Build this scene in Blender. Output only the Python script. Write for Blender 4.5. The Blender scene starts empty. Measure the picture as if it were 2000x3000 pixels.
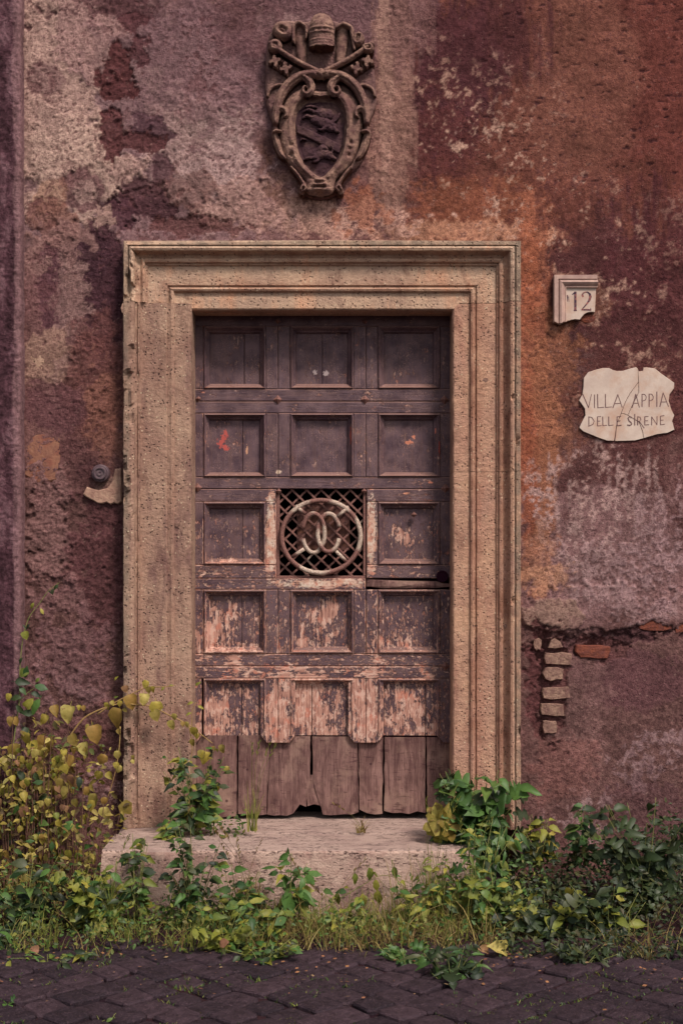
import bpy, math, random
import numpy as np
from mathutils import Vector, Matrix

random.seed(7)
RNG = np.random.default_rng(11)
scn = bpy.context.scene
COL = scn.collection

# ---------------------------------------------------------------- camera, sky, sun, exposure
D, EYE, SPX = 6.0, 1.5, 650.0          # camera distance to the wall, eye height, photo pixels per metre on the wall
cam_d = bpy.data.cameras.new('camera')
cam = bpy.data.objects.new('camera', cam_d); COL.objects.link(cam)
cam.location = (0, -D, EYE); cam.rotation_euler = (math.radians(90), 0, 0)
cam_d.sensor_fit = 'AUTO'; cam_d.sensor_width = 36
cam_d.lens = 36 * SPX * D / 3000.0
cam_d.shift_y = 140 / 3000.0
cam_d.clip_end = 500
scn.camera = cam

SUN_DIR = Vector((0.46, -0.66, 1.0)).normalized()      # towards the sun: high, behind the viewer, a little to one side
world = bpy.data.worlds.new('World'); scn.world = world; world.use_nodes = True
wn = world.node_tree
for n in list(wn.nodes): wn.nodes.remove(n)
sky = wn.nodes.new('ShaderNodeTexSky'); sky.sky_type = 'NISHITA'; sky.sun_disc = False
sky.sun_elevation = math.asin(SUN_DIR.z); sky.sun_rotation = math.atan2(SUN_DIR.x, SUN_DIR.y)
sky.air_density = 1.0; sky.dust_density = 3.0; sky.ozone_density = 1.0
hsv = wn.nodes.new('ShaderNodeHueSaturation'); hsv.inputs['Saturation'].default_value = 0.35
bg = wn.nodes.new('ShaderNodeBackground'); bg.inputs['Strength'].default_value = 0.06
wo = wn.nodes.new('ShaderNodeOutputWorld')
wn.links.new(sky.outputs[0], hsv.inputs['Color']); wn.links.new(hsv.outputs[0], bg.inputs['Color'])
wn.links.new(bg.outputs[0], wo.inputs['Surface'])

sun_d = bpy.data.lights.new('sun', 'SUN'); sun_d.energy = 1.5; sun_d.angle = math.radians(12)
sun_d.color = (1.0, 0.88, 0.80)
sun = bpy.data.objects.new('sun', sun_d); COL.objects.link(sun); sun.location = (3, -5, 8)
sun.rotation_euler = SUN_DIR.to_track_quat('Z', 'Y').to_euler()

scn.view_settings.view_transform = 'Standard'
try: scn.view_settings.look = 'None'
except Exception: pass
scn.view_settings.exposure = 1.46; scn.view_settings.gamma = 1.0
scn.view_settings.use_curve_mapping = False
scn.render.engine = 'CYCLES'
scn.cycles.max_bounces = 5; scn.cycles.diffuse_bounces = 3

# ---------------------------------------------------------------- helpers
U = 2000.0 / 1568.0
def lin(c):
    c = c / 255.0
    return c / 12.92 if c <= 0.04045 else ((c + 0.055) / 1.055) ** 2.4
def C(r, g, b): return (lin(r), lin(g), lin(b), 1.0)
def CN(r, g, b): return np.array([lin(r), lin(g), lin(b)])
def Wx(dx, Y=0.0): return (dx * U - 1000) / SPX * (D + Y) / D
def Wz(dy, Y=0.0): return EYE + (1640 - dy * U) / SPX * (D + Y) / D
def P(dx, dy, Y=0.0): return Vector((Wx(dx, Y), Y, Wz(dy, Y)))
def crop(cx, cy, ox, oy, s): return ((ox + cx / s) / U, (oy + cy / s) / U)

def tag(o, label=None, cat=None, group=None, kind=None):
    if label: o['label'] = label
    if cat: o['category'] = cat
    if group: o['group'] = group
    if kind: o['kind'] = kind
    return o

def empty(name, loc, label=None, cat=None, group=None):
    o = bpy.data.objects.new(name, None); COL.objects.link(o)
    o.location = loc; o.empty_display_size = 0.05
    return tag(o, label, cat, group)

def base_of(parent):
    p = Vector((0, 0, 0))
    while parent is not None:
        p += parent.location; parent = parent.parent
    return p

def mesh_obj(name, verts, faces, mat, parent=None, smooth=False):
    b = base_of(parent)
    me = bpy.data.meshes.new(name)
    me.from_pydata([(v[0] - b[0], v[1] - b[1], v[2] - b[2]) for v in verts], [], faces)
    if smooth:
        me.polygons.foreach_set('use_smooth', [True] * len(me.polygons))
    if mat: me.materials.append(mat)
    me.update()
    o = bpy.data.objects.new(name, me); COL.objects.link(o)
    if parent: o.parent = parent
    return o

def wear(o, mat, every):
    """Rubbed arrises with painted-in highlights: the faces picked by every(index) take a second material."""
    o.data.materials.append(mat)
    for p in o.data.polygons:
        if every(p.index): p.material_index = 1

def np_mesh(name, V, F, mat, parent=None, smooth=True, col=None, attrs=None):
    """V (n,3), F (m,4) or (m,3) integer arrays, built without python loops."""
    b = base_of(parent)
    V = np.asarray(V, dtype=np.float32) - np.array(b, dtype=np.float32)
    F = np.asarray(F, dtype=np.int32); k = F.shape[1]
    me = bpy.data.meshes.new(name)
    me.vertices.add(len(V)); me.vertices.foreach_set('co', V.ravel())
    me.loops.add(F.size); me.loops.foreach_set('vertex_index', F.ravel())
    me.polygons.add(len(F)); me.polygons.foreach_set('loop_start', np.arange(0, F.size, k, dtype=np.int32))
    me.polygons.foreach_set('use_smooth', np.full(len(F), smooth))
    if col is not None:
        a = me.color_attributes.new('stain', 'FLOAT_COLOR', 'POINT')
        c4 = np.ones((len(V), 4), dtype=np.float32); c4[:, :3] = col
        a.data.foreach_set('color', c4.ravel())
    for kx, arr in (attrs or {}).items():
        a = me.attributes.new(kx, 'FLOAT', 'POINT'); a.data.foreach_set('value', np.asarray(arr, dtype=np.float32))
    me.update(calc_edges=True); me.validate()
    if mat: me.materials.append(mat)
    o = bpy.data.objects.new(name, me); COL.objects.link(o)
    if parent: o.parent = parent
    return o

class MB:
    def __init__(self): self.v = []; self.f = []
    def add(self, vs, fs):
        n = len(self.v); self.v += [tuple(v) for v in vs]; self.f += [tuple(i + n for i in f) for f in fs]
    def board(self, x0, x1, z0, z1, yf, yb, bev=0.002, jit=0.0):
        j = lambda: random.uniform(-jit, jit)
        b = bev
        q = [(x0 + j(), z0 + j()), (x1 + j(), z0 + j()), (x1 + j(), z1 + j()), (x0 + j(), z1 + j())]
        cx, cz = (x0 + x1) / 2, (z0 + z1) / 2
        ins = [(x + (b if x < cx else -b), z + (b if z < cz else -b)) for x, z in q]
        vs = [(x, yb, z) for x, z in q] + [(x, yf + b, z) for x, z in q] + [(x, yf, z) for x, z in ins]
        fs = [(3, 2, 1, 0)]
        for i in range(4):
            k = (i + 1) % 4
            fs += [(i, k, 4 + k, 4 + i), (4 + i, 4 + k, 8 + k, 8 + i)]
        fs.append((8, 9, 10, 11))
        self.add(vs, fs)
    def tube(self, pts, r0, r1=None, n=5, closed=False):
        pts = [Vector(p) for p in pts]; r1 = r0 if r1 is None else r1
        m = len(pts); vs = []; fs = []
        up = Vector((0.13, 0.97, 0.2))
        for i, p in enumerate(pts):
            a = pts[(i - 1) % m] if (closed or i > 0) else p
            b = pts[(i + 1) % m] if (closed or i < m - 1) else p
            t = (b - a); t = t.normalized() if t.length > 1e-9 else Vector((0, 0, 1))
            s = t.cross(up)
            if s.length < 1e-3: s = t.cross(Vector((1, 0, 0)))
            s.normalize(); w = s.cross(t)
            r = r0 + (r1 - r0) * i / max(1, m - 1)
            for k in range(n):
                g = 2 * math.pi * k / n
                vs.append(p + s * (math.cos(g) * r) + w * (math.sin(g) * r))
        last = m if closed else m - 1
        for i in range(last):
            for k in range(n):
                a, b = i * n + k, i * n + (k + 1) % n
                c, d = ((i + 1) % m) * n + (k + 1) % n, ((i + 1) % m) * n + k
                fs.append((a, b, c, d))
        if not closed:
            fs.append(tuple(range(n - 1, -1, -1))); fs.append(tuple((m - 1) * n + k for k in range(n)))
        self.add(vs, fs)
    def obj(self, name, mat, parent=None, smooth=False):
        return mesh_obj(name, self.v, self.f, mat, parent, smooth)

# numpy value noise -------------------------------------------------
TAB = RNG.random((256, 256)).astype(np.float32)
def vnoise(x, y, seed=0):
    x = np.asarray(x, dtype=np.float64) + seed * 37.17; y = np.asarray(y, dtype=np.float64) + seed * 91.73
    xi = np.floor(x).astype(np.int64); yi = np.floor(y).astype(np.int64)
    fx = x - xi; fy = y - yi
    fx = fx * fx * (3 - 2 * fx); fy = fy * fy * (3 - 2 * fy)
    x0, x1, y0, y1 = xi & 255, (xi + 1) & 255, yi & 255, (yi + 1) & 255
    return ((TAB[x0, y0] * (1 - fx) + TAB[x1, y0] * fx) * (1 - fy) + (TAB[x0, y1] * (1 - fx) + TAB[x1, y1] * fx) * fy)
def fbm(x, y, seed=0, oct=5, gain=0.55):
    s = 0; a = 1; t = 0
    for i in range(oct):
        s = s + a * (vnoise(x, y, seed + i * 3) - 0.5); t += a * 0.5
        a *= gain; x = x * 2.03; y = y * 2.03
    return s / t           # about -1..1, mostly within 0.5
def sstep(x): x = np.clip(x, 0, 1); return x * x * (3 - 2 * x)

# node helper -------------------------------------------------------
class Mat:
    def __init__(self, name, rough=0.9, spec=0.2):
        self.m = bpy.data.materials.new(name); self.m.use_nodes = True
        self.t = self.m.node_tree
        self.b = self.t.nodes['Principled BSDF']
        self.b.inputs['Roughness'].default_value = rough
        self.b.inputs['Specular IOR Level'].default_value = spec
        self._oc = None
    def n(self, typ): return self.t.nodes.new(typ)
    def set(self, s, v):
        if isinstance(v, bpy.types.NodeSocket): self.t.links.new(v, s)
        else: s.default_value = v
    def oc(self):
        if self._oc is None:
            self._oc = self.n('ShaderNodeTexCoord').outputs['Object']
        return self._oc
    def attr(self, name, out='Color'):
        a = self.n('ShaderNodeAttribute'); a.attribute_name = name; return a.outputs[out]
    def scale(self, vec, s, loc=(0, 0, 0)):
        k = self.n('ShaderNodeMapping'); self.set(k.inputs['Vector'], vec)
        k.inputs['Scale'].default_value = s; k.inputs['Location'].default_value = loc
        return k.outputs[0]
    def noise(self, vec, scale, detail=4, rough=0.55, dist=0.0):
        k = self.n('ShaderNodeTexNoise'); self.set(k.inputs['Vector'], vec)
        k.inputs['Scale'].default_value = scale; k.inputs['Detail'].default_value = detail
        k.inputs['Roughness'].default_value = rough; k.inputs['Distortion'].default_value = dist
        return k.outputs['Fac']
    def voro(self, vec, scale, feature='F1', out='Distance', rnd=1.0):
        k = self.n('ShaderNodeTexVoronoi'); k.feature = feature; self.set(k.inputs['Vector'], vec)
        k.inputs['Scale'].default_value = scale; k.inputs['Randomness'].default_value = rnd
        return k.outputs[out]
    def math(self, op, a, b=0.0, clamp=False):
        k = self.n('ShaderNodeMath'); k.operation = op; k.use_clamp = clamp
        self.set(k.inputs[0], a); self.set(k.inputs[1], b); return k.outputs[0]
    def rng(self, v, a, b, c=0.0, d=1.0, smooth=False):
        k = self.n('ShaderNodeMapRange'); k.clamp = True
        if smooth: k.interpolation_type = 'SMOOTHSTEP'
        self.set(k.inputs['Value'], v)
        for nme, q in (('From Min', a), ('From Max', b), ('To Min', c), ('To Max', d)): self.set(k.inputs[nme], q)
        return k.outputs['Result']
    def mix(self, f, a, b, mode='MIX'):
        k = self.n('ShaderNodeMix'); k.data_type = 'RGBA'; k.blend_type = mode
        self.set(k.inputs['Factor'], f); self.set(k.inputs[6], a); self.set(k.inputs[7], b)
        return k.outputs[2]
    def sep(self, vec):
        k = self.n('ShaderNodeSeparateXYZ'); self.set(k.inputs[0], vec); return k.outputs
    def blob(self, cx, cz, rx, rz):
        k = self.n('ShaderNodeVectorMath'); k.operation = 'SUBTRACT'; self.set(k.inputs[0], self.oc()); k.inputs[1].default_value = (cx, 0, cz)
        q = self.n('ShaderNodeVectorMath'); q.operation = 'MULTIPLY'; self.set(q.inputs[0], k.outputs[0]); q.inputs[1].default_value = (1 / rx, 0, 1 / rz)
        l = self.n('ShaderNodeVectorMath'); l.operation = 'LENGTH'; self.set(l.inputs[0], q.outputs[0])
        return self.math('SUBTRACT', 1.0, l.outputs['Value'])
    def bump(self, h, strength=0.5, dist=0.01, normal=None):
        k = self.n('ShaderNodeBump'); k.inputs['Strength'].default_value = strength; k.inputs['Distance'].default_value = dist
        self.set(k.inputs['Height'], h)
        if normal is not None: self.set(k.inputs['Normal'], normal)
        return k.outputs[0]
    def color(self, c): self.set(self.b.inputs['Base Color'], c); return self
    def normal(self, nrm): self.set(self.b.inputs['Normal'], nrm); return self
    def rough(self, r): self.set(self.b.inputs['Roughness'], r); return self

# ---------------------------------------------------------------- materials
def mat_wall(name, fine=1.0):
    M = Mat(name, 0.95, 0.1)
    base = M.attr('stain'); rgh = M.attr('coarse', 'Fac')
    v = M.oc()
    n1 = M.noise(v, 55, 6, 0.7); n2 = M.noise(v, 190, 4, 0.7); n3 = M.noise(M.scale(v, (1, 1, 0.45)), 26, 5, 0.65)
    c = M.mix(M.rng(n1, 0.38, 0.62), M.mix(1.0, base, (0.72, 0.67, 0.69, 1), 'MULTIPLY'), M.mix(1.0, base, (1.28, 1.29, 1.28, 1), 'MULTIPLY'))
    c = M.mix(M.math('MULTIPLY', M.rng(n2, 0.42, 0.66), 0.55), c, M.mix(1.0, c, (0.50, 0.44, 0.48, 1), 'MULTIPLY'))
    pits = M.rng(M.voro(v, 75), 0.0, 0.30, 1.0, 0.0)
    pits = M.math('MULTIPLY', pits, M.rng(n3, 0.46, 0.60))
    c = M.mix(M.math('MULTIPLY', pits, 0.75), c, C(58, 34, 40))
    grit = M.math('MULTIPLY', M.rng(M.voro(M.scale(v, (1, 1, 1), (3, 1, 7)), 60), 0.0, 0.16, 1.0, 0.0), M.rng(n1, 0.50, 0.60))
    c = M.mix(M.math('MULTIPLY', grit, 0.7), c, C(178, 146, 132))
    M.color(c)
    h = M.math('ADD', M.math('MULTIPLY', n1, M.math('ADD', M.math('MULTIPLY', rgh, 1.6), 0.5)), M.math('MULTIPLY', n2, 0.4))
    h = M.math('SUBTRACT', h, M.math('MULTIPLY', pits, 0.5))
    M.normal(M.bump(h, 0.8 * fine, 0.012))
    return M.m

def mat_stone(name, c1, c2, c3, pit=1.0, zgrad=None):
    M = Mat(name, 0.92, 0.15)
    v = M.oc()
    a = M.noise(v, 5, 5, 0.6); b = M.noise(v, 60, 5, 0.7); d = M.noise(v, 220, 3, 0.7)
    c = M.mix(M.rng(a, 0.36, 0.62), c1, c2)
    c = M.mix(M.rng(M.noise(M.scale(v, (3, 3, 0.8)), 4, 5, 0.65), 0.52, 0.70), c, c3)
    c = M.mix(M.math('MULTIPLY', M.rng(b, 0.44, 0.66), 0.42), c, M.mix(1.0, c, (0.55, 0.48, 0.48, 1), 'MULTIPLY'))
    c = M.mix(M.math('MULTIPLY', M.attr('wash', 'Fac'), M.rng(M.noise(v, 8, 4, 0.6), 0.38, 0.66, 0.05, 0.6)), c, C(138, 92, 74))
    c = M.mix(M.math('MULTIPLY', M.attr('lichen', 'Fac'), M.rng(M.noise(v, 20, 4, 0.6), 0.36, 0.6, 0.2, 0.8)), c, C(122, 106, 92))
    c = M.mix(M.math('MULTIPLY', M.rng(d, 0.52, 0.66), 0.5), c, M.mix(1.0, c, (1.5, 1.48, 1.4, 1), 'MULTIPLY'))
    v1 = M.voro(v, 52); w1 = M.math('MULTIPLY', M.rng(v1, 0.12, 0.20, 1.0, 0.0), M.rng(M.noise(v, 23, 2), 0.50, 0.53))
    c = M.mix(M.math('MULTIPLY', w1, 0.8), c, C(206, 186, 156))
    v2 = M.voro(M.scale(v, (1, 1, 1), (5, 2, 3)), 62); k1 = M.math('MULTIPLY', M.rng(v2, 0.16, 0.26, 1.0, 0.0), M.rng(M.noise(M.scale(v, (1, 1, 1), (9, 1, 4)), 16, 2), 0.45, 0.5))
    c = M.mix(M.math('MULTIPLY', k1, 0.85 * pit), c, C(52, 32, 36))
    c = M.mix(M.math('MULTIPLY', M.rng(M.noise(M.scale(v, (2, 2, 1)), 7, 6, 0.7), 0.53, 0.66), 0.65), c, M.mix(1.0, c, (0.50, 0.42, 0.44, 1), 'MULTIPLY'))
    M.color(c)
    h = M.math('SUBTRACT', M.math('ADD', M.math('MULTIPLY', b, 0.8), M.math('MULTIPLY', d, 0.35)), M.math('MULTIPLY', k1, 0.7))
    M.normal(M.bump(h, 0.9, 0.014))
    return M.m

DOOR_BASE = Vector((-0.086, 0.15, 0.30))
DY = 0.126
def drel(dx, dy): return (Wx(dx, DY) - DOOR_BASE.x, Wz(dy, DY) - DOOR_BASE.z)

def mat_door(name, grain='v', worn_lit=0.0):
    """Dark oil paint over old primer over pine; the peeling grows towards the bottom and in patches of its own."""
    M = Mat(name, 0.62, 0.3)
    v = M.oc(); z = M.sep(v)[2]
    gs = (1, 1, 0.10) if grain == 'v' else (0.10, 1, 1)
    gs2 = (1, 1, 0.50) if grain == 'v' else (0.50, 1, 1)
    grain_n = M.noise(M.scale(v, gs), 130, 4, 0.65)
    peel_n = M.noise(M.scale(v, gs2), 42, 7, 0.74, 0.2)
    patch = M.noise(v, 9, 4, 0.6)
    z_hi, z_lo = drel(0, 1090)[1], drel(0, 1700)[1]
    base = M.rng(z, z_hi, z_lo, 0.12, 0.36)
    base = M.math('ADD', base, M.rng(z, drel(0, 1330)[1], drel(0, 1560)[1], 0.0, 0.20))
    lvl = M.math('ADD', M.math('ADD', base, worn_lit * 0.22), M.math('MULTIPLY', M.math('SUBTRACT', patch, 0.5), 0.75))
    blobs = [(925, 1235, 42, 56, .75), (750, 1420, 44, 64, .62), (460, 1260, 16, 90, .5), (600, 1290, 30, 40, .4), (1000, 1260, 16, 80, .25), (930, 1310, 90, 12, .35), (500, 1320, 90, 10, .35), (700, 1600, 40, 70, .2), (545, 1420, 80, 80, .2), (930, 1470, 60, 24, .3), (700, 1440, 25, 60, .25), (520, 1430, 40, 70, .25), (545, 1190, 40, 25, .25),
             (624, 1225, 16, 120, 1.1), (852, 1225, 15, 120, 1.15), (737, 1338, 115, 14, 1.0), (480, 1430, 14, 80, .5), (856, 1440, 16, 90, .40),
             (455, 1440, 14, 90, .45), (500, 1138, 70, 10, .30), (535, 1287, 70, 12, .45), (530, 1505, 100, 30, .25), (720, 1640, 60, 70, .30), (935, 1630, 45, 55, .35),
             (640, 1620, 34, 80, .40), (840, 1620, 34, 80, .45), (500, 1620, 30, 60, .30)]
    for (bx, bz, rx, rz, am) in blobs:
        x_, z_ = drel(bx, bz)
        lvl = M.math('ADD', lvl, M.rng(M.blob(x_, z_, rx * U / SPX * 1.3, rz * U / SPX * 1.3), 0.0, 0.8, 0.0, am * 0.62))
    # right edge of the leaf keeps its paint
    xr = M.sep(v)[0]
    lvl = M.math('SUBTRACT', lvl, M.rng(xr, drel(1000, 0)[0], drel(1034, 0)[0], 0.0, 0.45))
    isl = M.noise(M.scale(v, gs2, (7, 3, 5)), 17, 5, 0.62, 0.4)
    nn = M.math('ADD', M.math('ADD', M.math('MULTIPLY', peel_n, 0.50), M.math('MULTIPLY', grain_n, 0.18)), M.math('MULTIPLY', isl, 0.34))
    th = M.math('SUBTRACT', 0.715, M.math('MULTIPLY', lvl, 0.36))
    mask = M.rng(M.math('SUBTRACT', nn, th), -0.004, 0.010)
    chip = M.math('MULTIPLY', M.rng(M.noise(M.scale(v, gs2, (1, 9, 4)), 95, 5, 0.7), 0.545, 0.575), M.rng(M.math('ADD', M.rng(z, drel(0, 1080)[1], drel(0, 1420)[1], 0.0, 0.22), M.noise(v, 11, 4, 0.65)), 0.52, 0.68))
    mask = M.math('MAXIMUM', mask, chip)
    # specks of lost paint near the top
    sp = M.math('MULTIPLY', M.rng(M.noise(v, 250, 3, 0.7), 0.55, 0.64), M.rng(M.noise(v, 12, 3), 0.42, 0.60))
    paint = M.mix(M.rng(M.noise(v, 14, 5, 0.65), 0.38, 0.62), C(62, 42, 50), C(92, 70, 75))
    paint = M.mix(M.math('MULTIPLY', M.rng(M.noise(M.scale(v, gs), 60, 4, 0.7), 0.45, 0.7), 0.45), paint, C(100, 72, 64))
    paint = M.mix(M.math('MULTIPLY', M.rng(M.noise(v, 7, 4, 0.6), 0.50, 0.66), 0.25), paint, C(104, 78, 72))
    paint = M.mix(M.math('MULTIPLY', sp, 0.7), paint, C(150, 118, 108))
    if worn_lit: paint = M.mix(M.rng(M.noise(v, 40, 4, 0.7), 0.40, 0.62, 0.0, 0.85), paint, C(118, 94, 94))  # arris highlight lightened into the rubbed paint colour
    # dust lying on ledges that face up
    nz = M.sep(M.n('ShaderNodeNewGeometry').outputs['Normal'])[2]
    paint = M.mix(M.math('MULTIPLY', M.rng(nz, 0.25, 0.75), 0.62), paint, C(140, 104, 92))
    wood = M.mix(M.rng(grain_n, 0.36, 0.64), C(116, 78, 70), C(184, 138, 120))
    wood = M.mix(M.math('MULTIPLY', M.rng(M.noise(v, 15, 4), 0.56, 0.62), 0.6), wood, C(178, 108, 88))
    wood = M.mix(M.math('MULTIPLY', M.rng(M.noise(M.scale(v, gs2, (4, 0, 2)), 50, 5, 0.7), 0.50, 0.58), 0.8), wood, C(192, 158, 142))
    c = M.mix(mask, paint, wood)
    # a few patches of their own: red primer and white flecks on the upper panels
    def patchc(c, bx, bz, rx, rz, col, amp=0.7):
        x_, z_ = drel(bx, bz)
        bl = M.blob(x_, z_, rx * U / SPX, rz * U / SPX)
        mk = M.rng(M.math('ADD', bl, M.math('MULTIPLY', M.math('SUBTRACT', M.noise(v, 70, 4, 0.7), 0.5), 3.0 * amp)), 0.35, 0.45)
        return M.mix(mk, c, col)
    for q_ in ((518, 996, 9, 14), (512, 1006, 13, 16), (506, 1016, 12, 18), (516, 1028, 13, 12)): c = patchc(c, *q_, C(164, 74, 66), .8)
    c = patchc(c, 566, 1030, 5, 16, C(188, 140, 110))
    c = patchc(c, 724, 853, 9, 9, C(178, 158, 154)); c = patchc(c, 748, 855, 11, 9, C(178, 158, 154))
    c = patchc(c, 940, 1016, 13, 9, C(196, 122, 96)); c = patchc(c, 950, 1003, 7, 9, C(196, 122, 96))
    c = patchc(c, 640, 1084, 14, 7, C(190, 165, 145)); c = patchc(c, 988, 1108, 9, 4, C(190, 116, 92)); c = patchc(c, 930, 1133, 13, 4, C(190, 130, 104))
    c = patchc(c, 1000, 990, 3, 12, C(180, 100, 80)); c = patchc(c, 1008, 1030, 3, 22, C(150, 60, 50)); c = patchc(c, 805, 1000, 3, 30, C(165, 80, 66))
    for (bx, bz, rx, rz) in ((622, 1225, 15, 118), (853, 1225, 15, 118), (700, 1340, 110, 13), (800, 1340, 60, 13)):
        x_, z_ = drel(bx, bz); bl = M.blob(x_, z_, rx * U / SPX, rz * U / SPX)
        mk = M.rng(M.math('ADD', M.math('MINIMUM', bl, 0.45), M.math('MULTIPLY', M.math('SUBTRACT', M.noise(v, 75, 6, 0.75), 0.5), 3.2)), 0.28, 0.42)
        c = M.mix(M.math('MULTIPLY', mk, 0.9), c, M.mix(M.rng(M.noise(v, 30, 4, 0.6), 0.42, 0.6), C(196, 176, 158), C(184, 134, 112)))
    M.color(c)
    M.rough(M.rng(mask, 0, 1, 0.6, 0.92))
    h = M.math('ADD', M.math('MULTIPLY', mask, -0.8), M.math('MULTIPLY', grain_n, 0.5))
    h = M.math('ADD', h, M.math('MULTIPLY', M.noise(v, 260, 3, 0.6), 0.35))
    M.normal(M.bump(h, 0.9, 0.006))
    return M.m

def mat_rawwood(name, tint=0.0):
    M = Mat(name, 0.9, 0.12)
    v = M.oc()
    rn = M.n('ShaderNodeObjectInfo').outputs['Random']
    g = M.noise(M.scale(v, (1, 1, 0.05)), 110, 6, 0.75, 0.6); r = M.noise(M.scale(v, (1, 1, 0.22)), 22, 5, 0.65, 1.6)
    c = M.mix(M.rng(g, 0.30, 0.70), C(90, 64, 62), C(152, 118, 108))
    c = M.mix(M.math('MULTIPLY', rn, 0.55), c, M.mix(1.0, c, (0.66, 0.64, 0.68, 1), 'MULTIPLY'))
    c = M.mix(M.rng(M.sep(v)[2], drel(0, 1770)[1], drel(0, 1700)[1], 0.0, 0.35), c, C(84, 56, 54))
    knot = M.voro(M.scale(v, (1, 0.05, 0.6)), 7.5); ring_ = M.math('MULTIPLY', M.rng(knot, 0.03, 0.20, 1.0, 0.0), 0.75); c = M.mix(M.math('MULTIPLY', ring_, M.rng(M.noise(v, 40, 4, 0.7), 0.35, 0.6)), c, C(64, 40, 42))
    c = M.mix(M.rng(r, 0.40, 0.62), c, M.mix(1.0, c, (0.58, 0.54, 0.56, 1), 'MULTIPLY'))
    c = M.mix(M.rng(M.noise(v, 6, 5, 0.65), 0.50, 0.68), c, C(138, 110, 98))
    c = M.mix(M.math('MULTIPLY', M.rng(M.noise(v, 14, 4, 0.65), 0.55, 0.72), 0.5), c, C(70, 44, 48))
    cr = M.math('MULTIPLY', M.rng(M.noise(M.scale(v, (0.2, 1, 1)), 80, 4, 0.65), 0.57, 0.62), M.rng(M.noise(v, 9, 3), 0.46, 0.56))
    c = M.mix(M.math('MULTIPLY', cr, 0.6), c, C(60, 36, 38))
    nails = M.math('MULTIPLY', M.rng(M.voro(M.scale(v, (1, 0.05, 1)), 11), 0.05, 0.09, 1.0, 0.0), 0.8)
    c = M.mix(nails, c, C(52, 30, 34))
    M.color(c)
    M.normal(M.bump(M.math('ADD', g, M.math('MULTIPLY', r, 0.6)), 0.8, 0.006))
    return M.m

def mat_simple(name, c1, c2, scale=40, rough=0.85, spec=0.2, bump=0.4, dist=0.006, c3=None, s3=6):
    M = Mat(name, rough, spec); v = M.oc()
    a = M.noise(v, scale, 5, 0.65); c = M.mix(M.rng(a, 0.34, 0.66), c1, c2)
    if c3 is not None: c = M.mix(M.rng(M.noise(v, s3, 5, 0.65), 0.48, 0.64), c, c3)
    M.color(c); M.normal(M.bump(M.math('ADD', a, M.math('MULTIPLY', M.noise(v, scale * 4, 3, 0.7), 0.4)), bump, dist))
    return M.m

def mat_iron(name, white=0.5):
    M = Mat(name, 0.75, 0.3); v = M.oc()
    a = M.noise(v, 9, 2, 0.5); b = M.noise(v, 160, 4, 0.7)
    rust = M.mix(M.rng(b, 0.35, 0.65), C(84, 54, 50), C(132, 92, 82))
    mk = M.rng(M.math('ADD', a, M.math('MULTIPLY', b, 0.35)), 0.78 - 0.25 * white, 0.84 - 0.25 * white)
    c = M.mix(mk, rust, M.mix(M.rng(b, 0.44, 0.6), C(180, 162, 144), C(132, 104, 94)))
    M.color(c); M.normal(M.bump(b, 0.6, 0.003)); return M.m

def mat_leaf(name, cols, rough=0.55, trans=0.25, island=False, spot=None):
    M = Mat(name, rough, 0.3)
    if island: r = M.n('ShaderNodeNewGeometry').outputs['Random Per Island']
    else: r = M.n('ShaderNodeObjectInfo').outputs['Random']
    k = M.n('ShaderNodeValToRGB'); el = k.color_ramp.elements
    while len(el) < len(cols): el.new(0.5)
    for i, c in enumerate(cols): el[i].position = i / max(1, len(cols) - 1); el[i].color = c
    M.set(k.inputs[0], r); c = k.outputs[0]
    v = M.oc()
    c = M.mix(M.rng(M.noise(v, 2.2 if not island else 60, 3, 0.6), 0.40, 0.70), c, M.mix(1.0, c, (0.62, 0.66, 0.5, 1), 'MULTIPLY'))
    if spot is not None:
        c = M.mix(M.rng(M.noise(M.scale(v, (1, 1, 1), (3, 3, 3)), 3.1, 4, 0.7), 0.60, 0.66), c, spot)
    M.color(c)
    tr = M.n('ShaderNodeBsdfTranslucent'); M.set(tr.inputs['Color'], c)
    mx = M.n('ShaderNodeMixShader'); mx.inputs[0].default_value = trans
    out = M.t.nodes['Material Output']
    M.t.links.new(M.b.outputs[0], mx.inputs[1]); M.t.links.new(tr.outputs[0], mx.inputs[2]); M.t.links.new(mx.outputs[0], out.inputs['Surface'])
    return M.m

m_wall = mat_wall('old_plaster')
m_pier = mat_wall('pier_plaster', 0.9)
m_lintel = mat_stone('lintel_stone', C(196, 164, 138), C(174, 144, 124), C(204, 156, 126), 0.8)
m_jamb_r = mat_stone('jamb_stone_warm', C(186, 146, 120), C(166, 128, 110), C(174, 130, 110), 0.8)
m_jamb_l = mat_stone('jamb_stone_pitted', C(166, 136, 116), C(146, 114, 99), C(116, 86, 80), 1.0)
m_paint_v = mat_door('peeling_paint_upright', 'v')
m_paint_h = mat_door('peeling_paint_level', 'h')
m_paint_worn_lit = mat_door('rubbed_lit_arris', 'v', 1.0)  # rubbed edges plus the arris highlight, put into a lighter paint
m_raw = mat_rawwood('bare_weathered_wood')
m_rust = mat_iron('rusty_iron', -0.6)
m_lattice = mat_iron('rusty_lattice', -0.35)
m_white_iron = mat_iron('flaking_white_iron', 0.55)
m_void = mat_simple('dark_interior', C(40, 18, 30), C(46, 22, 34), 10, 1.0, 0.0)  # shade of the unlit inside put into the base colour
m_marble = mat_simple('pale_marble', C(190, 172, 158), C(170, 150, 138), 11, 0.8, 0.2, 0.25, 0.004, C(172, 142, 124), 7)
m_marble_frame = mat_simple('stained_marble', C(166, 138, 126), C(146, 116, 108), 30, 0.7, 0.2, 0.3, 0.003, C(184, 152, 136), 12)
m_ink = mat_simple('engraved_letter', C(92, 68, 70), C(112, 86, 82), 60, 0.9, 0.1)
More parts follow.
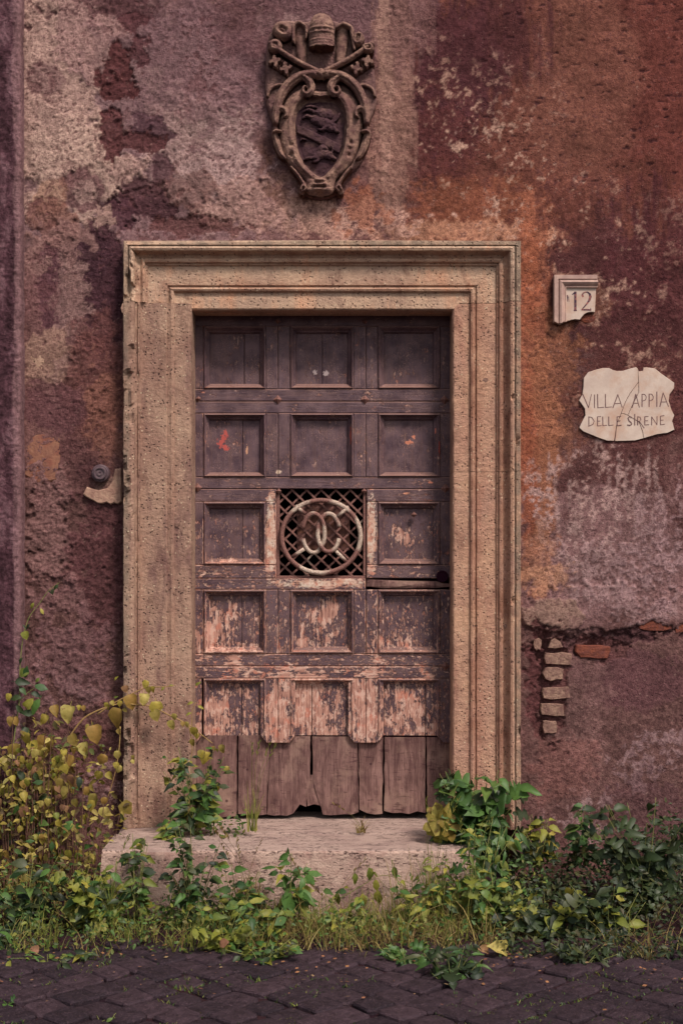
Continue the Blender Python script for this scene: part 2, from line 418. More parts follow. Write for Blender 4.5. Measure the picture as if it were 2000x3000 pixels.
m_digit = mat_simple('black_lead_digit', C(54, 38, 54), C(70, 48, 58), 90, 0.8, 0.2, 0.2, 0.002, C(150, 92, 84), 40)
m_crest = mat_simple('crest_stone', C(150, 118, 102), C(94, 66, 64), 38, 0.9, 0.12, 0.9, 0.012, C(104, 74, 70), 11)
m_crest_slab = mat_simple('crest_ground_stone', C(120, 90, 84), C(84, 58, 60), 34, 0.95, 0.1, 0.9, 0.012, C(136, 106, 96), 8)
m_crest_dark = mat_simple('crest_stone_sooty', C(74, 50, 54), C(58, 38, 44), 50, 0.9, 0.15, 0.8, 0.010, C(98, 72, 68), 12)
m_brick = mat_simple('tufa_brick', C(154, 124, 106), C(112, 82, 76), 48, 0.95, 0.1, 0.9, 0.010, C(110, 80, 74), 16)
m_brick_red = mat_simple('red_brick', C(126, 72, 54), C(96, 54, 48), 60, 0.95, 0.1, 0.8, 0.008, C(100, 60, 54), 20)
m_brick_orange = mat_simple('ochre_stone', C(138, 98, 78), C(112, 76, 66), 26, 0.95, 0.1, 0.6, 0.008, C(122, 76, 64), 14)
m_cobble = mat_simple('basalt_cobble', C(60, 46, 54), C(44, 31, 42), 40, 0.85, 0.15, 0.9, 0.012, C(78, 58, 62), 7)
m_soil = mat_simple('joint_soil', C(42, 27, 32), C(58, 38, 40), 60, 1.0, 0.05, 0.9, 0.01, C(40, 26, 34), 8)
m_mortar = mat_simple('pale_mortar', C(168, 136, 116), C(138, 104, 92), 40, 0.95, 0.1, 0.7, 0.01)
m_metal = mat_simple('dark_metal', C(92, 74, 76), C(66, 48, 56), 50, 0.5, 0.4, 0.3, 0.003)
m_stem = mat_simple('twig', C(74, 50, 46), C(98, 72, 56), 60, 0.9, 0.1)
m_vine = mat_simple('vine_twig', C(128, 98, 66), C(146, 122, 76), 60, 0.9, 0.1)
m_stem_green = mat_simple('green_stem', C(92, 104, 56), C(124, 118, 72), 60, 0.8, 0.1)

def mat_travertine():
    M = Mat('travertine_step', 0.85, 0.2); v = M.oc()
    a = M.noise(M.scale(v, (0.45, 1, 1)), 34, 6, 0.72); b = M.noise(v, 150, 4, 0.7)
    c = M.mix(M.rng(a, 0.30, 0.70), C(196, 168, 152), C(170, 140, 126))
    c = M.mix(M.math('MULTIPLY', M.rng(M.noise(v, 6, 5, 0.7), 0.47, 0.62), 0.75), c, C(134, 102, 94))
    c = M.mix(M.math('MULTIPLY', M.rng(M.noise(M.scale(v, (.35, 1, 1.0)), 26, 5, 0.65), 0.55, 0.68), 0.45), c, C(140, 102, 92))
    pits = M.math('MULTIPLY', M.rng(M.noise(M.scale(v, (0.55, 1, 1)), 95, 5, 0.75), 0.55, 0.60), M.rng(M.noise(M.scale(v, (0.25, 1, 1.2)), 22, 3), 0.46, 0.56))
    c = M.mix(M.math('MULTIPLY', pits, 0.85), c, C(76, 46, 50))
    c = M.mix(M.math('MULTIPLY', M.rng(b, 0.45, 0.7), 0.35), c, C(120, 90, 86))
    nz = M.sep(M.n('ShaderNodeNewGeometry').outputs['Normal'])[2]
    c = M.mix(M.math('MULTIPLY', M.rng(nz, 0.5, 0.9), 0.6), c, C(152, 132, 124))  # upward faces darkened in colour to temper the sunlit top
    M.color(c)
    M.normal(M.bump(M.math('SUBTRACT', M.math('ADD', M.math('MULTIPLY', a, 0.5), M.math('MULTIPLY', b, 0.5)), pits), 1.0, 0.014)); return M.m
m_trav = mat_travertine()
def mat_cobble():
    M = Mat('basalt_cobble', 0.8, 0.2); v = M.oc(); r = M.n('ShaderNodeObjectInfo').outputs['Random']
    w = M.n('ShaderNodeVectorMath'); w.operation = 'ADD'; M.set(w.inputs[0], v); cb = M.n('ShaderNodeCombineXYZ'); M.set(cb.inputs[0], M.math('MULTIPLY', r, 40.0)); M.set(cb.inputs[1], M.math('MULTIPLY', r, 17.0)); M.set(w.inputs[1], cb.outputs[0]); v = w.outputs[0]
    a = M.noise(v, 22, 6, 0.7); b = M.noise(v, 120, 4, 0.7)
    c = M.mix(r, C(34, 25, 32), C(54, 41, 47)); c = M.mix(M.rng(a, 0.38, 0.64), M.mix(1.0, c, (0.6, 0.55, 0.6, 1), 'MULTIPLY'), M.mix(1.0, c, (1.35, 1.3, 1.3, 1), 'MULTIPLY'))
    c = M.mix(M.math('MULTIPLY', M.rng(b, 0.55, 0.7), 0.5), c, C(100, 78, 80)); M.color(c); M.rough(M.rng(a, 0.3, 0.7, 0.55, 0.9))
    M.normal(M.bump(M.math('ADD', M.math('MULTIPLY', a, 0.8), M.math('MULTIPLY', b, 0.3)), 1.0, 0.014)); return M.m
m_cobble = mat_cobble()

YEL = [C(172, 154, 70), C(148, 130, 54), C(184, 166, 96), C(124, 106, 48), C(160, 124, 66)]
GRN = [C(62, 92, 44), C(80, 110, 52), C(50, 76, 44), C(98, 118, 58)]
DKG = [C(42, 56, 34), C(54, 66, 36), C(34, 46, 32), C(70, 74, 42)]  # dark leaf greens, also carrying the dim lower right corner in their colour
OLV = [C(112, 120, 50), C(140, 134, 56), C(90, 104, 44), C(160, 148, 66)]
l_yel = mat_leaf('yellow_leaf', YEL, 0.6, 0.30, spot=C(120, 84, 48))
l_grn = mat_leaf('green_leaf', GRN, 0.5, 0.25)
l_dkg = mat_leaf('dark_green_leaf', DKG, 0.5, 0.2)
l_olv = mat_leaf('olive_leaf', OLV, 0.55, 0.28)
l_pink = mat_leaf('withered_leaf', [C(156, 118, 98), C(126, 86, 66), C(140, 104, 74)], 0.8, 0.2)
g_yel = mat_leaf('mixed_yellow_foliage', [C(118, 100, 48), C(160, 142, 68), C(88, 68, 44), C(76, 84, 42), C(172, 154, 88), C(70, 52, 40)], 0.6, 0.25, True)
g_grn = mat_leaf('mixed_green_foliage', [C(58, 84, 40), C(80, 106, 48), C(46, 64, 36), C(118, 122, 54), C(92, 82, 44)], 0.55, 0.25, True)
g_dkg = mat_leaf('mixed_dark_foliage', [C(40, 54, 32), C(52, 66, 34), C(34, 44, 30), C(72, 74, 38), C(60, 50, 36)], 0.55, 0.2, True)  # darkness of the lower right corner put into the leaf colours
g_dry = mat_leaf('dry_grass', [C(150, 130, 76), C(116, 92, 58), C(166, 146, 92), C(96, 92, 48), C(122, 86, 62)], 0.7, 0.25, True)
g_grass = mat_leaf('green_grass', [C(98, 116, 52), C(140, 138, 64), C(76, 96, 44), C(160, 148, 80)], 0.6, 0.3, True)

# ---------------------------------------------------------------- ground and road
gr = mesh_obj('ground', [(-120, -120, -0.03), (120, -120, -0.03), (120, 120, -0.03), (-120, 120, -0.03)], [(0, 1, 2, 3)], m_soil)
tag(gr, kind='structure')

def rough_sheet(name, x0, x1, y0, y1, step, zf, mat):
    xs = np.linspace(x0, x1, int((x1 - x0) / step) + 1); ys = np.linspace(y0, y1, int((y1 - y0) / step) + 1)
    X, Y = np.meshgrid(xs, ys, indexing='ij'); Z = zf(X, Y)
    n, m = X.shape; idx = np.arange(n * m).reshape(n, m)
    F = np.stack([idx[:-1, :-1], idx[1:, :-1], idx[1:, 1:], idx[:-1, 1:]], -1).reshape(-1, 4)
    return np_mesh(name, np.stack([X, Y, Z], -1).reshape(-1, 3), F, mat)
verge = rough_sheet('soil_verge', -4, 4, -0.98, 0.06, 0.012, lambda X, Y: -0.03 + 0.045 * sstep((Y + 0.88 + 0.16 * fbm(X * 5, Y * 5, 8)) / 0.12) + 0.022 * fbm(X * 9, Y * 9, 3) + 0.05 * sstep((Y + 0.5) / 0.5), m_soil)
tag(verge, kind='structure')
road = rough_sheet('road', -5, 5, -4.6, -0.70, 0.05, lambda X, Y: -0.016 + 0.006 * fbm(X * 14, Y * 14, 5), m_soil)
tag(road, kind='structure')

def cobble_mesh(k):
    r = random.Random(100 + k); s = 0.0610; ch = 0.012
    out = []
    for sx, sy in ((1, 1), (-1, 1), (-1, -1), (1, -1)):
        jx, jy = r.uniform(-.010, .008), r.uniform(-.010, .008)
        cx, cy = sx * s + jx, sy * s + jy
        a, b = (cx - sx * ch, cy), (cx, cy - sy * ch)
        out += ([b, a] if sx * sy > 0 else [a, b])
    vs = []
    for (f, z) in ((1.0, -0.05), (1.0, -0.007), (0.93, 0.000), (0.60, 0.002)):
        vs += [(x * f, y * f, z + r.uniform(-.0012, .0012)) for x, y in out]
    vs.append((0, 0, 0.002)); fs = []
    for l in range(3):
        for i in range(8):
            j = (i + 1) % 8; fs.append((l * 8 + i, l * 8 + j, l * 8 + 8 + j, l * 8 + 8 + i))
    fs += [(24 + i, 24 + (i + 1) % 8, 32) for i in range(8)]
    me = bpy.data.meshes.new('cobblestone'); me.from_pydata(vs, [], fs); me.materials.append(m_cobble)
    me.update(); return me
CM = [cobble_mesh(k) for k in range(8)]
pitch = 0.130; q = pitch * math.sqrt(0.5); spots = []
for i in range(-60, 61):
    for j in range(-60, 61):
        x = (i - j) * q + random.uniform(-.004, .004); y = -1.6 + (i + j) * q + random.uniform(-.004, .004)
        x += 0.03 * math.sin(y * 2.4); y += 0.02 * math.sin(x * 3.1 + 0.5)
        if -3.4 < x < 3.4 and -3.6 < y < -0.74: spots.append((x, y))
def in_view(x, y): return abs(x) < 1.58 * (D + y) / D + 0.08 and y > -1.80
near = [s for s in spots if in_view(*s)]
near.sort(key=lambda s: s[1])
indiv = near[:298]; rest = [s for s in spots if s not in set(indiv)]
def cob_mat(x, y):
    r = random.choice((0, 1, 2, 3)) * math.pi / 2 + math.pi / 4 + random.uniform(-.07, .07)
    M4 = Matrix.Translation((x, y, random.uniform(-.007, .005))) @ Matrix.Rotation(random.uniform(-.05, .05), 4, 'X') @ Matrix.Rotation(random.uniform(-.05, .05), 4, 'Y') @ Matrix.Rotation(r, 4, 'Z')
    return M4 @ Matrix.Diagonal((random.uniform(.94, 1.03), random.uniform(.94, 1.03), 1, 1))
for (x, y) in indiv:
    o = bpy.data.objects.new('cobblestone', random.choice(CM)); COL.objects.link(o); o.parent = road; o.matrix_local = cob_mat(x, y)
mb = MB()
for (x, y) in rest:
    M4 = cob_mat(x, y); me = random.choice(CM)
    mb.add([M4 @ v.co for v in me.vertices], [tuple(p.vertices) for p in me.polygons])
o = mb.obj('cobblestones_beyond', m_cobble, road); o['kind'] = 'stuff'

# ---------------------------------------------------------------- the plastered wall
def axis(fine0, fine1, step, lo, hi):
    f = np.arange(fine0, fine1 + step * 0.5, step); a = []; x = fine0; s = step
    while x > lo: s *= 1.35; x -= s; a.append(max(x, lo))
    b = []; x = fine1; s = step
    while x < hi: s *= 1.35; x += s; b.append(min(x, hi))
    return np.array(a[::-1] + list(f) + b)
STEP = 0.0056
xs = axis(-1.50, 1.62, STEP, -1.60, 6.0); zs = axis(-0.02, 4.10, STEP, -0.06, 6.5)
GX, GZ = np.meshgrid(xs, zs, indexing='ij')
DX = (GX * SPX + 1000) / U; DZ = (1640 - (GZ - EYE) * SPX) / U      # the same points in plan units of the elevation drawing
n_a = fbm(DX / 60, DZ / 60, 1, 6, 0.6); n_b = fbm(DX / 25, DZ / 25, 2, 5, 0.62); n_c = fbm(DX / 9, DZ / 9, 3, 4, 0.62)
n_d = fbm(DX / 150, DZ / 150, 4, 5); n_v = fbm(DX / 14, DZ / 120, 5, 5, 0.6); n_e = fbm(DX / 40, DZ / 40, 6, 6, 0.62)
n_f = fbm(DX / 4.5, DZ / 4.5, 9, 3, 0.7)
NS = {'a': n_a, 'b': n_b, 'c': n_c, 'd': n_d, 'v': n_v, 'e': n_e}
colr = np.empty(GX.shape + (3,)); colr[:] = CN(110, 78, 74)
hgt = np.zeros(GX.shape); coarse = np.full(GX.shape, 0.35)

def paint(cx, cy, rx, ry, col, op=1.0, amp=0.9, soft=0.25, ang=0.0, n='e', dh=0.0, cs=None, breakup=0.0, power=2.0):
    """One patch of plaster, stain or lime on the wall, with a ragged edge."""
    global colr, hgt, coarse
    soft = soft * (0.5 if soft <= 0.4 else 0.75)
    c_, s_ = math.cos(math.radians(ang)), math.sin(math.radians(ang))
    R = max(rx, ry) * 1.9
    i0, i1 = np.searchsorted(DX[:, 0], [cx - R, cx + R]); zz = -DZ[0, :]
    j0, j1 = np.searchsorted(zz, [-(cy + R), -(cy - R)])
    if i1 <= i0 or j1 <= j0: return
    sl = (slice(i0, i1), slice(j0, j1))
    u = ((DX[sl] - cx) * c_ + (DZ[sl] - cy) * s_) / rx; w = (-(DX[sl] - cx) * s_ + (DZ[sl] - cy) * c_) / ry
    d = (np.abs(u) ** power + np.abs(w) ** power) ** (1 / power)
    f = 1 - d + amp * NS[n][sl] + 0.30 * amp * n_c[sl] + 0.40 * amp * n_b[sl]
    a = sstep(f / soft + 0.5)
    if breakup > 0: a = a * sstep((n_b[sl] * 0.7 + n_c[sl] * 0.6 + 0.5 - breakup) / 0.22)
    a = a * op
    if col is not None: colr[sl] = colr[sl] * (1 - a[..., None]) + CN(*col) * a[..., None]
    if dh: hgt[sl] += dh * a
    if cs is not None: coarse[sl] = coarse[sl] * (1 - a) + cs * a

# right-hand field: red-brown limewash
paint(1330, 300, 420, 420, (106, 64, 54), 1, 0.3, 0.5, dh=0.004, cs=0.15, power=4)
paint(1500, 120, 160, 330, (98, 52, 46), 0.7, 0.5, 0.9, n='a')
paint(1330, 180, 130, 260, (114, 74, 62), 0.7, 0.6, 0.9, n='a')
paint(1030, 170, 120, 200, (72, 40, 44), 0.95, 0.7, 0.6, ang=12, n='v')
paint(1120, 90, 130, 130, (76, 42, 44), 0.8, 0.7, 0.7, n='v')
paint(1010, 330, 90, 120, (84, 46, 44), 0.8, 0.8, 0.7, n='b')
paint(1350, 620, 170, 190, (78, 46, 46), 0.9, 0.7, 0.6, n='v')
paint(1500, 640, 110, 200, (78, 42, 44), 0.85, 0.7, 0.7, n='v')
paint(1500, 850, 130, 170, (80, 46, 46), 0.9, 0.6, 0.6, n='a')
paint(1420, 800, 110, 90, (84, 50, 48), 0.8, 0.8, 0.6, n='b')
paint(1270, 470, 120, 90, (104, 62, 52), 0.7, 0.9, 0.6, n='b')
paint(1070, 470, 170, 60, (132, 80, 60), 0.75, 0.8, 0.7, n='b')
paint(1050, 533, 200, 26, (178, 130, 104), 0.75, 0.7, 0.6, n='b')
paint(1222, 780, 38, 330, (148, 92, 70), 0.85, 0.6, 0.7, n='v')
paint(1215, 640, 26, 150, (156, 92, 66), 0.5, 0.6, 0.6, n='b')
paint(1212, 1010, 24, 160, (150, 80, 58), 0.7, 0.7, 0.7, n='v')
paint(1280, 860, 60, 150, (130, 84, 62), 0.75, 0.9, 0.6, n='b')
paint(1290, 1000, 60, 90, (122, 80, 62), 0.7, 0.9, 0.6, n='b')
paint(1440, 920, 150, 130, (86, 52, 48), 0.7, 0.6, 0.5, n='e')
paint(1330, 690, 70, 50, (112, 76, 62), 0.7, 0.7, 0.5, n='e')
for (fx, fy, fr, fo) in ((960, 150, 90, .55), (1130, 250, 130, .5), (1460, 830, 90, .4), (1380, 700, 110, .4), (1480, 560, 130, .3), (1330, 1010, 90, .5), (1100, 560, 120, .45)):
    paint(fx, fy, fr, fr * 0.9, (158, 124, 108), fo, 0.5, 0.8, n='e', breakup=0.62)
for _ in range(90):
    paint(random.uniform(1100, 1560), random.uniform(10, 420), random.uniform(3, 10), random.uniform(1.5, 4), (56, 30, 32), 0.8, 0.8, 0.4, n='c', dh=-0.003)
for _ in range(70):
    paint(random.uniform(60, 600), random.uniform(20, 520), random.uniform(3, 8), random.uniform(2, 6), (70, 44, 48), 0.75, 0.9, 0.4, n='c', dh=-0.003)
# pale lime flecks over it
for (fx, fy, fr, fo) in ((1010, 270, 110, .5), (1080, 420, 150, .45), (1200, 480, 160, .4), (1330, 560, 150, .35), (1280, 860, 70, .45), (1400, 780, 150, .3), (1180, 330, 120, .3), (1220, 560, 60, .4)):
    paint(fx, fy, fr, fr * 0.9, (168, 136, 118), fo, 0.4, 0.7, n='a', breakup=0.72)
# centre above the door and round the crest
paint(760, 40, 190, 110, (106, 78, 80), 0.9, 0.6, 0.5, n='e')
paint(900, 240, 50, 300, (138, 104, 92), 0.85, 0.6, 0.5, n='v')
paint(930, 60, 60, 110, (116, 84, 80), 0.7, 0.8, 0.6, n='v')
paint(596, 130, 14, 150, (168, 138, 132), 0.8, 0.8, 0.5, n='e')
paint(640, 50, 70, 22, (150, 120, 116), 0.6, 0.8, 0.5, n='e')
paint(880, 190, 18, 200, (156, 122, 108), 0.6, 0.9, 0.5, n='v')
paint(560, 190, 70, 110, (84, 54, 56), 0.85, 0.8, 0.5, n='e')
paint(600, 420, 40, 130, (128, 86, 66), 0.9, 0.8, 0.5, n='e')
paint(660, 440, 90, 80, (132, 98, 84), 0.8, 0.8, 0.5, n='e')
paint(740, 500, 200, 46, (180, 142, 126), 0.85, 0.9, 0.5, n='b')
paint(830, 480, 60, 50, (138, 84, 62), 0.7, 0.9, 0.5, n='b')
# left field: mauve and pale lime plaster with lost patches
paint(300, 330, 330, 340, (124, 96, 96), 1, 0.3, 0.5, cs=0.3, dh=0.003, power=4)
paint(120, 250, 110, 290, (166, 136, 124), 0.95, 0.7, 0.4, n='e', dh=0.004)
paint(210, 90, 90, 100, (150, 118, 112), 0.85, 0.8, 0.4, n='e', dh=0.003)
paint(180, 400, 120, 130, (170, 142, 128), 0.9, 0.7, 0.4, n='e', dh=0.003)
paint(470, 370, 130, 140, (164, 136, 130), 0.9, 0.7, 0.35, n='e', dh=0.004)
paint(420, 180, 130, 110, (132, 104, 102), 0.85, 0.8, 0.4, n='e', dh=0.002)
paint(400, 300, 80, 80, (148, 120, 114), 0.8, 0.8, 0.4, n='b', dh=0.002)
paint(540, 470, 90, 60, (160, 126, 116), 0.85, 0.8, 0.4, n='b', dh=0.003)
paint(440, 130, 180, 160, (104, 76, 80), 0.55, 0.9, 0.6, n='b')
paint(560, 60, 80, 80, (98, 68, 70), 0.7, 0.8, 0.5)
paint(270, 15, 90, 26, (84, 54, 56), 0.8, 1.0, 0.3, n='b', dh=-0.003)
paint(300, 55, 30, 26, (82, 50, 52), 0.9, 0.9, 0.2, n='b', dh=-0.003)
paint(270, 180, 48, 72, (86, 50, 50), 0.97, 0.55, 0.12, n='b', dh=-0.006, cs=0.6)
paint(262, 300, 26, 80, (88, 52, 52), 0.97, 0.55, 0.12, n='b', dh=-0.006, cs=0.6)
paint(322, 130, 26, 40, (86, 54, 56), 0.9, 0.8, 0.2, n='b', dh=-0.004)
paint(350, 300, 60, 36, (84, 58, 64), 0.9, 0.7, 0.25, ang=20, n='b', dh=-0.003)
paint(320, 325, 70, 26, (88, 54, 54), 0.95, 0.6, 0.15, n='b', dh=-0.005, cs=0.5)
paint(372, 400, 26, 46, (90, 62, 66), 0.9, 0.5, 0.2, n='b', dh=-0.004)
paint(330, 470, 92, 40, (80, 52, 56), 0.95, 0.6, 0.15, n='b', dh=-0.006, cs=0.6)
paint(320, 430, 46, 30, (88, 60, 62), 0.9, 0.7, 0.2, n='b', dh=-0.004)
paint(270, 490, 60, 36, (78, 50, 56), 0.9, 0.7, 0.2, n='b', dh=-0.005)
paint(440, 440, 60, 50, (118, 86, 80), 0.7, 0.5, 0.3, n='e')
paint(440, 520, 110, 22, (98, 64, 62), 0.85, 0.8, 0.25, n='b', dh=-0.006, cs=0.7)
paint(190, 440, 52, 50, (104, 74, 74), 0.9, 0.3, 0.3, n='b', dh=-0.003)
paint(196, 440, 28, 28, (146, 118, 110), 0.9, 0.5, 0.25, n='b')
paint(110, 180, 44, 34, (104, 76, 76), 0.7, 0.4, 0.5, n='e')
paint(120, 455, 40, 40, (144, 106, 84), 0.55, 0.6, 0.4, n='e')
paint(130, 510, 60, 50, (112, 74, 66), 0.8, 0.7, 0.4, n='e')
paint(240, 500, 30, 30, (160, 130, 118), 0.8, 0.9, 0.2, n='b', dh=0.003)
paint(300, 390, 44, 26, (158, 128, 118), 0.85, 0.8, 0.2, n='b', dh=0.003)
paint(160, 590, 120, 80, (130, 98, 92), 0.85, 0.7, 0.4, n='e')
paint(120, 720, 80, 110, (112, 80, 78), 0.9, 0.7, 0.4, n='e')
paint(245, 680, 62, 150, (70, 44, 50), 0.96, 0.6, 0.3, n='b', cs=0.7, dh=-0.004)
paint(215, 600, 40, 40, (68, 44, 50), 0.9, 0.7, 0.2, n='b')
paint(120, 690, 30, 110, (84, 54, 60), 0.85, 0.7, 0.3, n='b', dh=-0.003)
paint(160, 690, 40, 80, (132, 104, 98), 0.7, 0.9, 0.3, n='b')
paint(110, 820, 60, 70, (142, 112, 98), 0.85, 0.8, 0.3, n='e', dh=0.003)
paint(170, 880, 60, 60, (136, 106, 98), 0.8, 0.9, 0.3, n='b', breakup=0.35, dh=0.003)
paint(230, 880, 80, 150, (100, 64, 60), 0.85, 0.7, 0.5, n='e', cs=0.8)
paint(245, 960, 46, 110, (126, 86, 72), 0.6, 0.8, 0.5, n='b', cs=0.8)
paint(120, 940, 70, 60, (96, 64, 66), 0.8, 0.6, 0.4, n='e')
paint(165, 1080, 60, 70, (92, 60, 60), 0.8, 0.6, 0.4, n='e', cs=0.9)
paint(248, 1125, 40, 34, (150, 120, 106), 0.85, 0.7, 0.3, n='b', dh=0.004)
paint(212, 1080, 40, 26, (78, 50, 52), 0.7, 0.7, 0.4, n='b')
# lower left: rough bared render
paint(165, 1480, 200, 400, (98, 70, 66), 0.9, 0.3, 0.5, cs=1.0, dh=-0.006, power=4)
paint(110, 1210, 50, 130, (126, 94, 90), 0.8, 0.7, 0.4, n='b', dh=0.005)
paint(230, 1280, 70, 170, (84, 52, 54), 0.75, 0.6, 0.5, n='b')
paint(130, 1380, 60, 50, (120, 88, 86), 0.75, 0.9, 0.4, n='b')
paint(170, 1520, 100, 90, (112, 82, 82), 0.7, 0.9, 0.4, n='b')
paint(140, 1600, 70, 60, (118, 90, 90), 0.6, 0.9, 0.4, n='b', breakup=0.4)
paint(200, 1730, 80, 90, (112, 76, 74), 0.7, 0.9, 0.4, n='b')
paint(240, 1800, 50, 40, (150, 120, 118), 0.6, 1.0, 0.3, n='b', breakup=0.45)
# right below the plaque: whitened plaster, its broken lower edge, then bare mortar
paint(1410, 1160, 190, 150, (88, 56, 54), 0.85, 0.7, 0.7, n='v')
paint(1400, 1290, 215, 180, (124, 94, 92), 0.9, 0.7, 0.8, n='a', power=3)
paint(1400, 1400, 240, 60, None, 1, 0.3, 0.3, n='b', dh=0.006)
paint(1238, 1080, 46, 290, (146, 96, 72), 0.85, 0.8, 0.8, n='b')
paint(1216, 1130, 18, 200, (140, 78, 58), 0.6, 0.8, 0.8, n='b')
paint(1380, 1150, 150, 110, (158, 130, 122), 0.8, 0.7, 0.6, n='v', breakup=0.56)
paint(1380, 1240, 160, 110, (156, 128, 122), 0.8, 0.8, 0.6, n='v', breakup=0.48)
for _ in range(26):
    paint(random.uniform(1270, 1540), random.uniform(1060, 1230), random.uniform(3, 7), random.uniform(20, 55), (154, 126, 120), 0.6, 0.9, 0.5, n='c')
paint(1450, 1330, 150, 110, (144, 116, 114), 0.85, 0.8, 0.4, n='v', breakup=0.36, dh=0.002)
paint(1320, 1120, 60, 80, (158, 128, 120), 0.6, 0.8, 0.4, n='v', breakup=0.45)
paint(1500, 1270, 90, 130, (138, 110, 110), 0.7, 0.8, 0.4, n='v', breakup=0.4)
paint(1236, 1270, 34, 60, (146, 104, 84), 0.6, 0.7, 0.5, n='b')
paint(1250, 1330, 50, 34, (158, 116, 92), 0.7, 0.9, 0.5, n='b')
paint(1265, 1412, 66, 38, (138, 110, 98), 0.95, 0.35, 0.12, n='b', dh=0.006, cs=0.1)
paint(1385, 1690, 260, 250, (102, 74, 70), 0.92, 0.25, 0.35, n='e', dh=-0.004, cs=0.5, power=4)
paint(1400, 1468, 160, 24, (82, 54, 56), 0.85, 0.7, 0.3, ang=-9, n='b', dh=-0.010, cs=1.0)
paint(1450, 1560, 130, 70, (92, 62, 64), 0.8, 0.5, 0.4, n='e', cs=0.3)
paint(1235, 1560, 30, 130, (92, 56, 56), 0.9, 0.6, 0.3, n='b', dh=-0.008, cs=1.0)
paint(1330, 1620, 60, 150, (112, 84, 80), 0.6, 0.8, 0.5, n='b')
paint(1500, 1740, 80, 50, (138, 112, 112), 0.65, 1.0, 0.4, ang=-25, n='b', breakup=0.42)
paint(1340, 1880, 70, 50, (150, 124, 122), 0.75, 1.0, 0.3, n='b', breakup=0.4)
paint(1290, 1760, 70, 90, (114, 78, 72), 0.7, 0.7, 0.5, n='b')
paint(1500, 1880, 110, 90, (84, 58, 60), 0.6, 0.8, 0.5, n='b')
paint(1268, 1580, 34, 125, (98, 64, 62), 0.9, 0.5, 0.2, n='b', dh=-0.009, cs=0.8, power=4)
paint(1380, 1490, 70, 26, (92, 60, 58), 0.8, 0.6, 0.2, n='b', dh=-0.008, cs=0.8)
# rim just round the stone surround and a rain-washed haze of lime everywhere
crk = np.abs(fbm(DX / 75 + 0.5 * n_b, DZ / 60 + 0.5 * n_e, 33, 5, 0.5))
crk = sstep((0.016 - crk) / 0.010) * sstep((n_d + 0.3 * n_e - 0.02) / 0.15)
amp_ = 0.45 + 0.75 * np.clip(coarse, 0, 1)
colr *= np.clip(1 + 0.34 * n_e + 0.26 * n_a + amp_ * (0.30 * n_b + 0.32 * n_c + 0.26 * n_f), 0.35, 1.8)[..., None]
colr = colr * (1 - 0.55 * crk[..., None]) + CN(52, 30, 36) * 0.55 * crk[..., None]
hgt -= 0.003 * crk
spk = sstep((n_f * 0.55 + n_c * 0.6 + 0.30 * n_a + 0.25 * n_e - 0.34) / 0.12)[..., None]
colr = colr * (1 - 0.60 * spk) + CN(72, 42, 46) * 0.60 * spk
flk = sstep((n_e + 0.6 * n_c + 0.35 * n_a - 0.30) / 0.05) * sstep((0.55 - np.abs(DX - 300) / 700) / 0.2) * (DZ < 1150)
colr = colr * (1 - 0.5 * flk[..., None]) + CN(96, 64, 64) * 0.5 * flk[..., None]
hgt -= 0.003 * flk
spl = sstep((-n_f * 0.6 - n_c * 0.4 + 0.35 * n_e - 0.44) / 0.16)[..., None]
colr = colr * (1 - 0.4 * spl) + CN(170, 140, 128) * 0.4 * spl
# hairline crazing and pock marks in the paler coats
lum = colr.mean(-1); pale = sstep((lum - 0.13) / 0.12)
crz = np.abs(fbm(DX / 30 + 0.4 * n_c, DZ / 30, 44, 4, 0.5)); crz = sstep((0.010 - crz) / 0.007) * pale * sstep((n_a + 0.1) / 0.2)
pock = sstep((fbm(DX / 6.5, DZ / 5.0, 52, 3, 0.6) + 0.35 * n_e - 0.36) / 0.07) * (0.35 + 0.65 * pale)
for m_, o_ in ((crz, 0.45), (pock, 0.62)): colr = colr * (1 - o_ * m_[..., None]) + CN(76, 46, 50) * (o_ * m_[..., None])
hgt -= 0.0010 * pock + 0.001 * crz
colr = np.clip(colr, 0.008, 0.75)
hgt = hgt * 1.5 + 0.005 * n_d + 0.004 * n_e + coarse ** 2 * (0.010 * n_b + 0.009 * n_c + 0.004 * n_f) + 0.0005 * n_f + 0.0005 * n_c
# plaster swells where the surround meets it; nothing juts past the stone
fine_only = (GX > -1.7) & (GX < 1.75)
Yw = -np.where(fine_only, hgt, 0)
FX0, FX1, FZ1 = -0.671 - 0.298, 0.498 + 0.298, 2.622 + 0.298
idx = np.arange(GX.size).reshape(GX.shape)
F = np.stack([idx[:-1, :-1], idx[1:, :-1], idx[1:, 1:], idx[:-1, 1:]], -1).reshape(-1, 4)
cxm = 0.25 * (GX[:-1, :-1] + GX[1:, :-1] + GX[1:, 1:] + GX[:-1, 1:]).ravel(); czm = 0.25 * (GZ[:-1, :-1] + GZ[1:, :-1] + GZ[1:, 1:] + GZ[:-1, 1:]).ravel()
keep = ~((cxm > FX0 + 0.015) & (cxm < FX1 - 0.015) & (czm < FZ1 - 0.015))
F = F[keep]
V = np.stack([GX, Yw, GZ], -1).reshape(-1, 3)
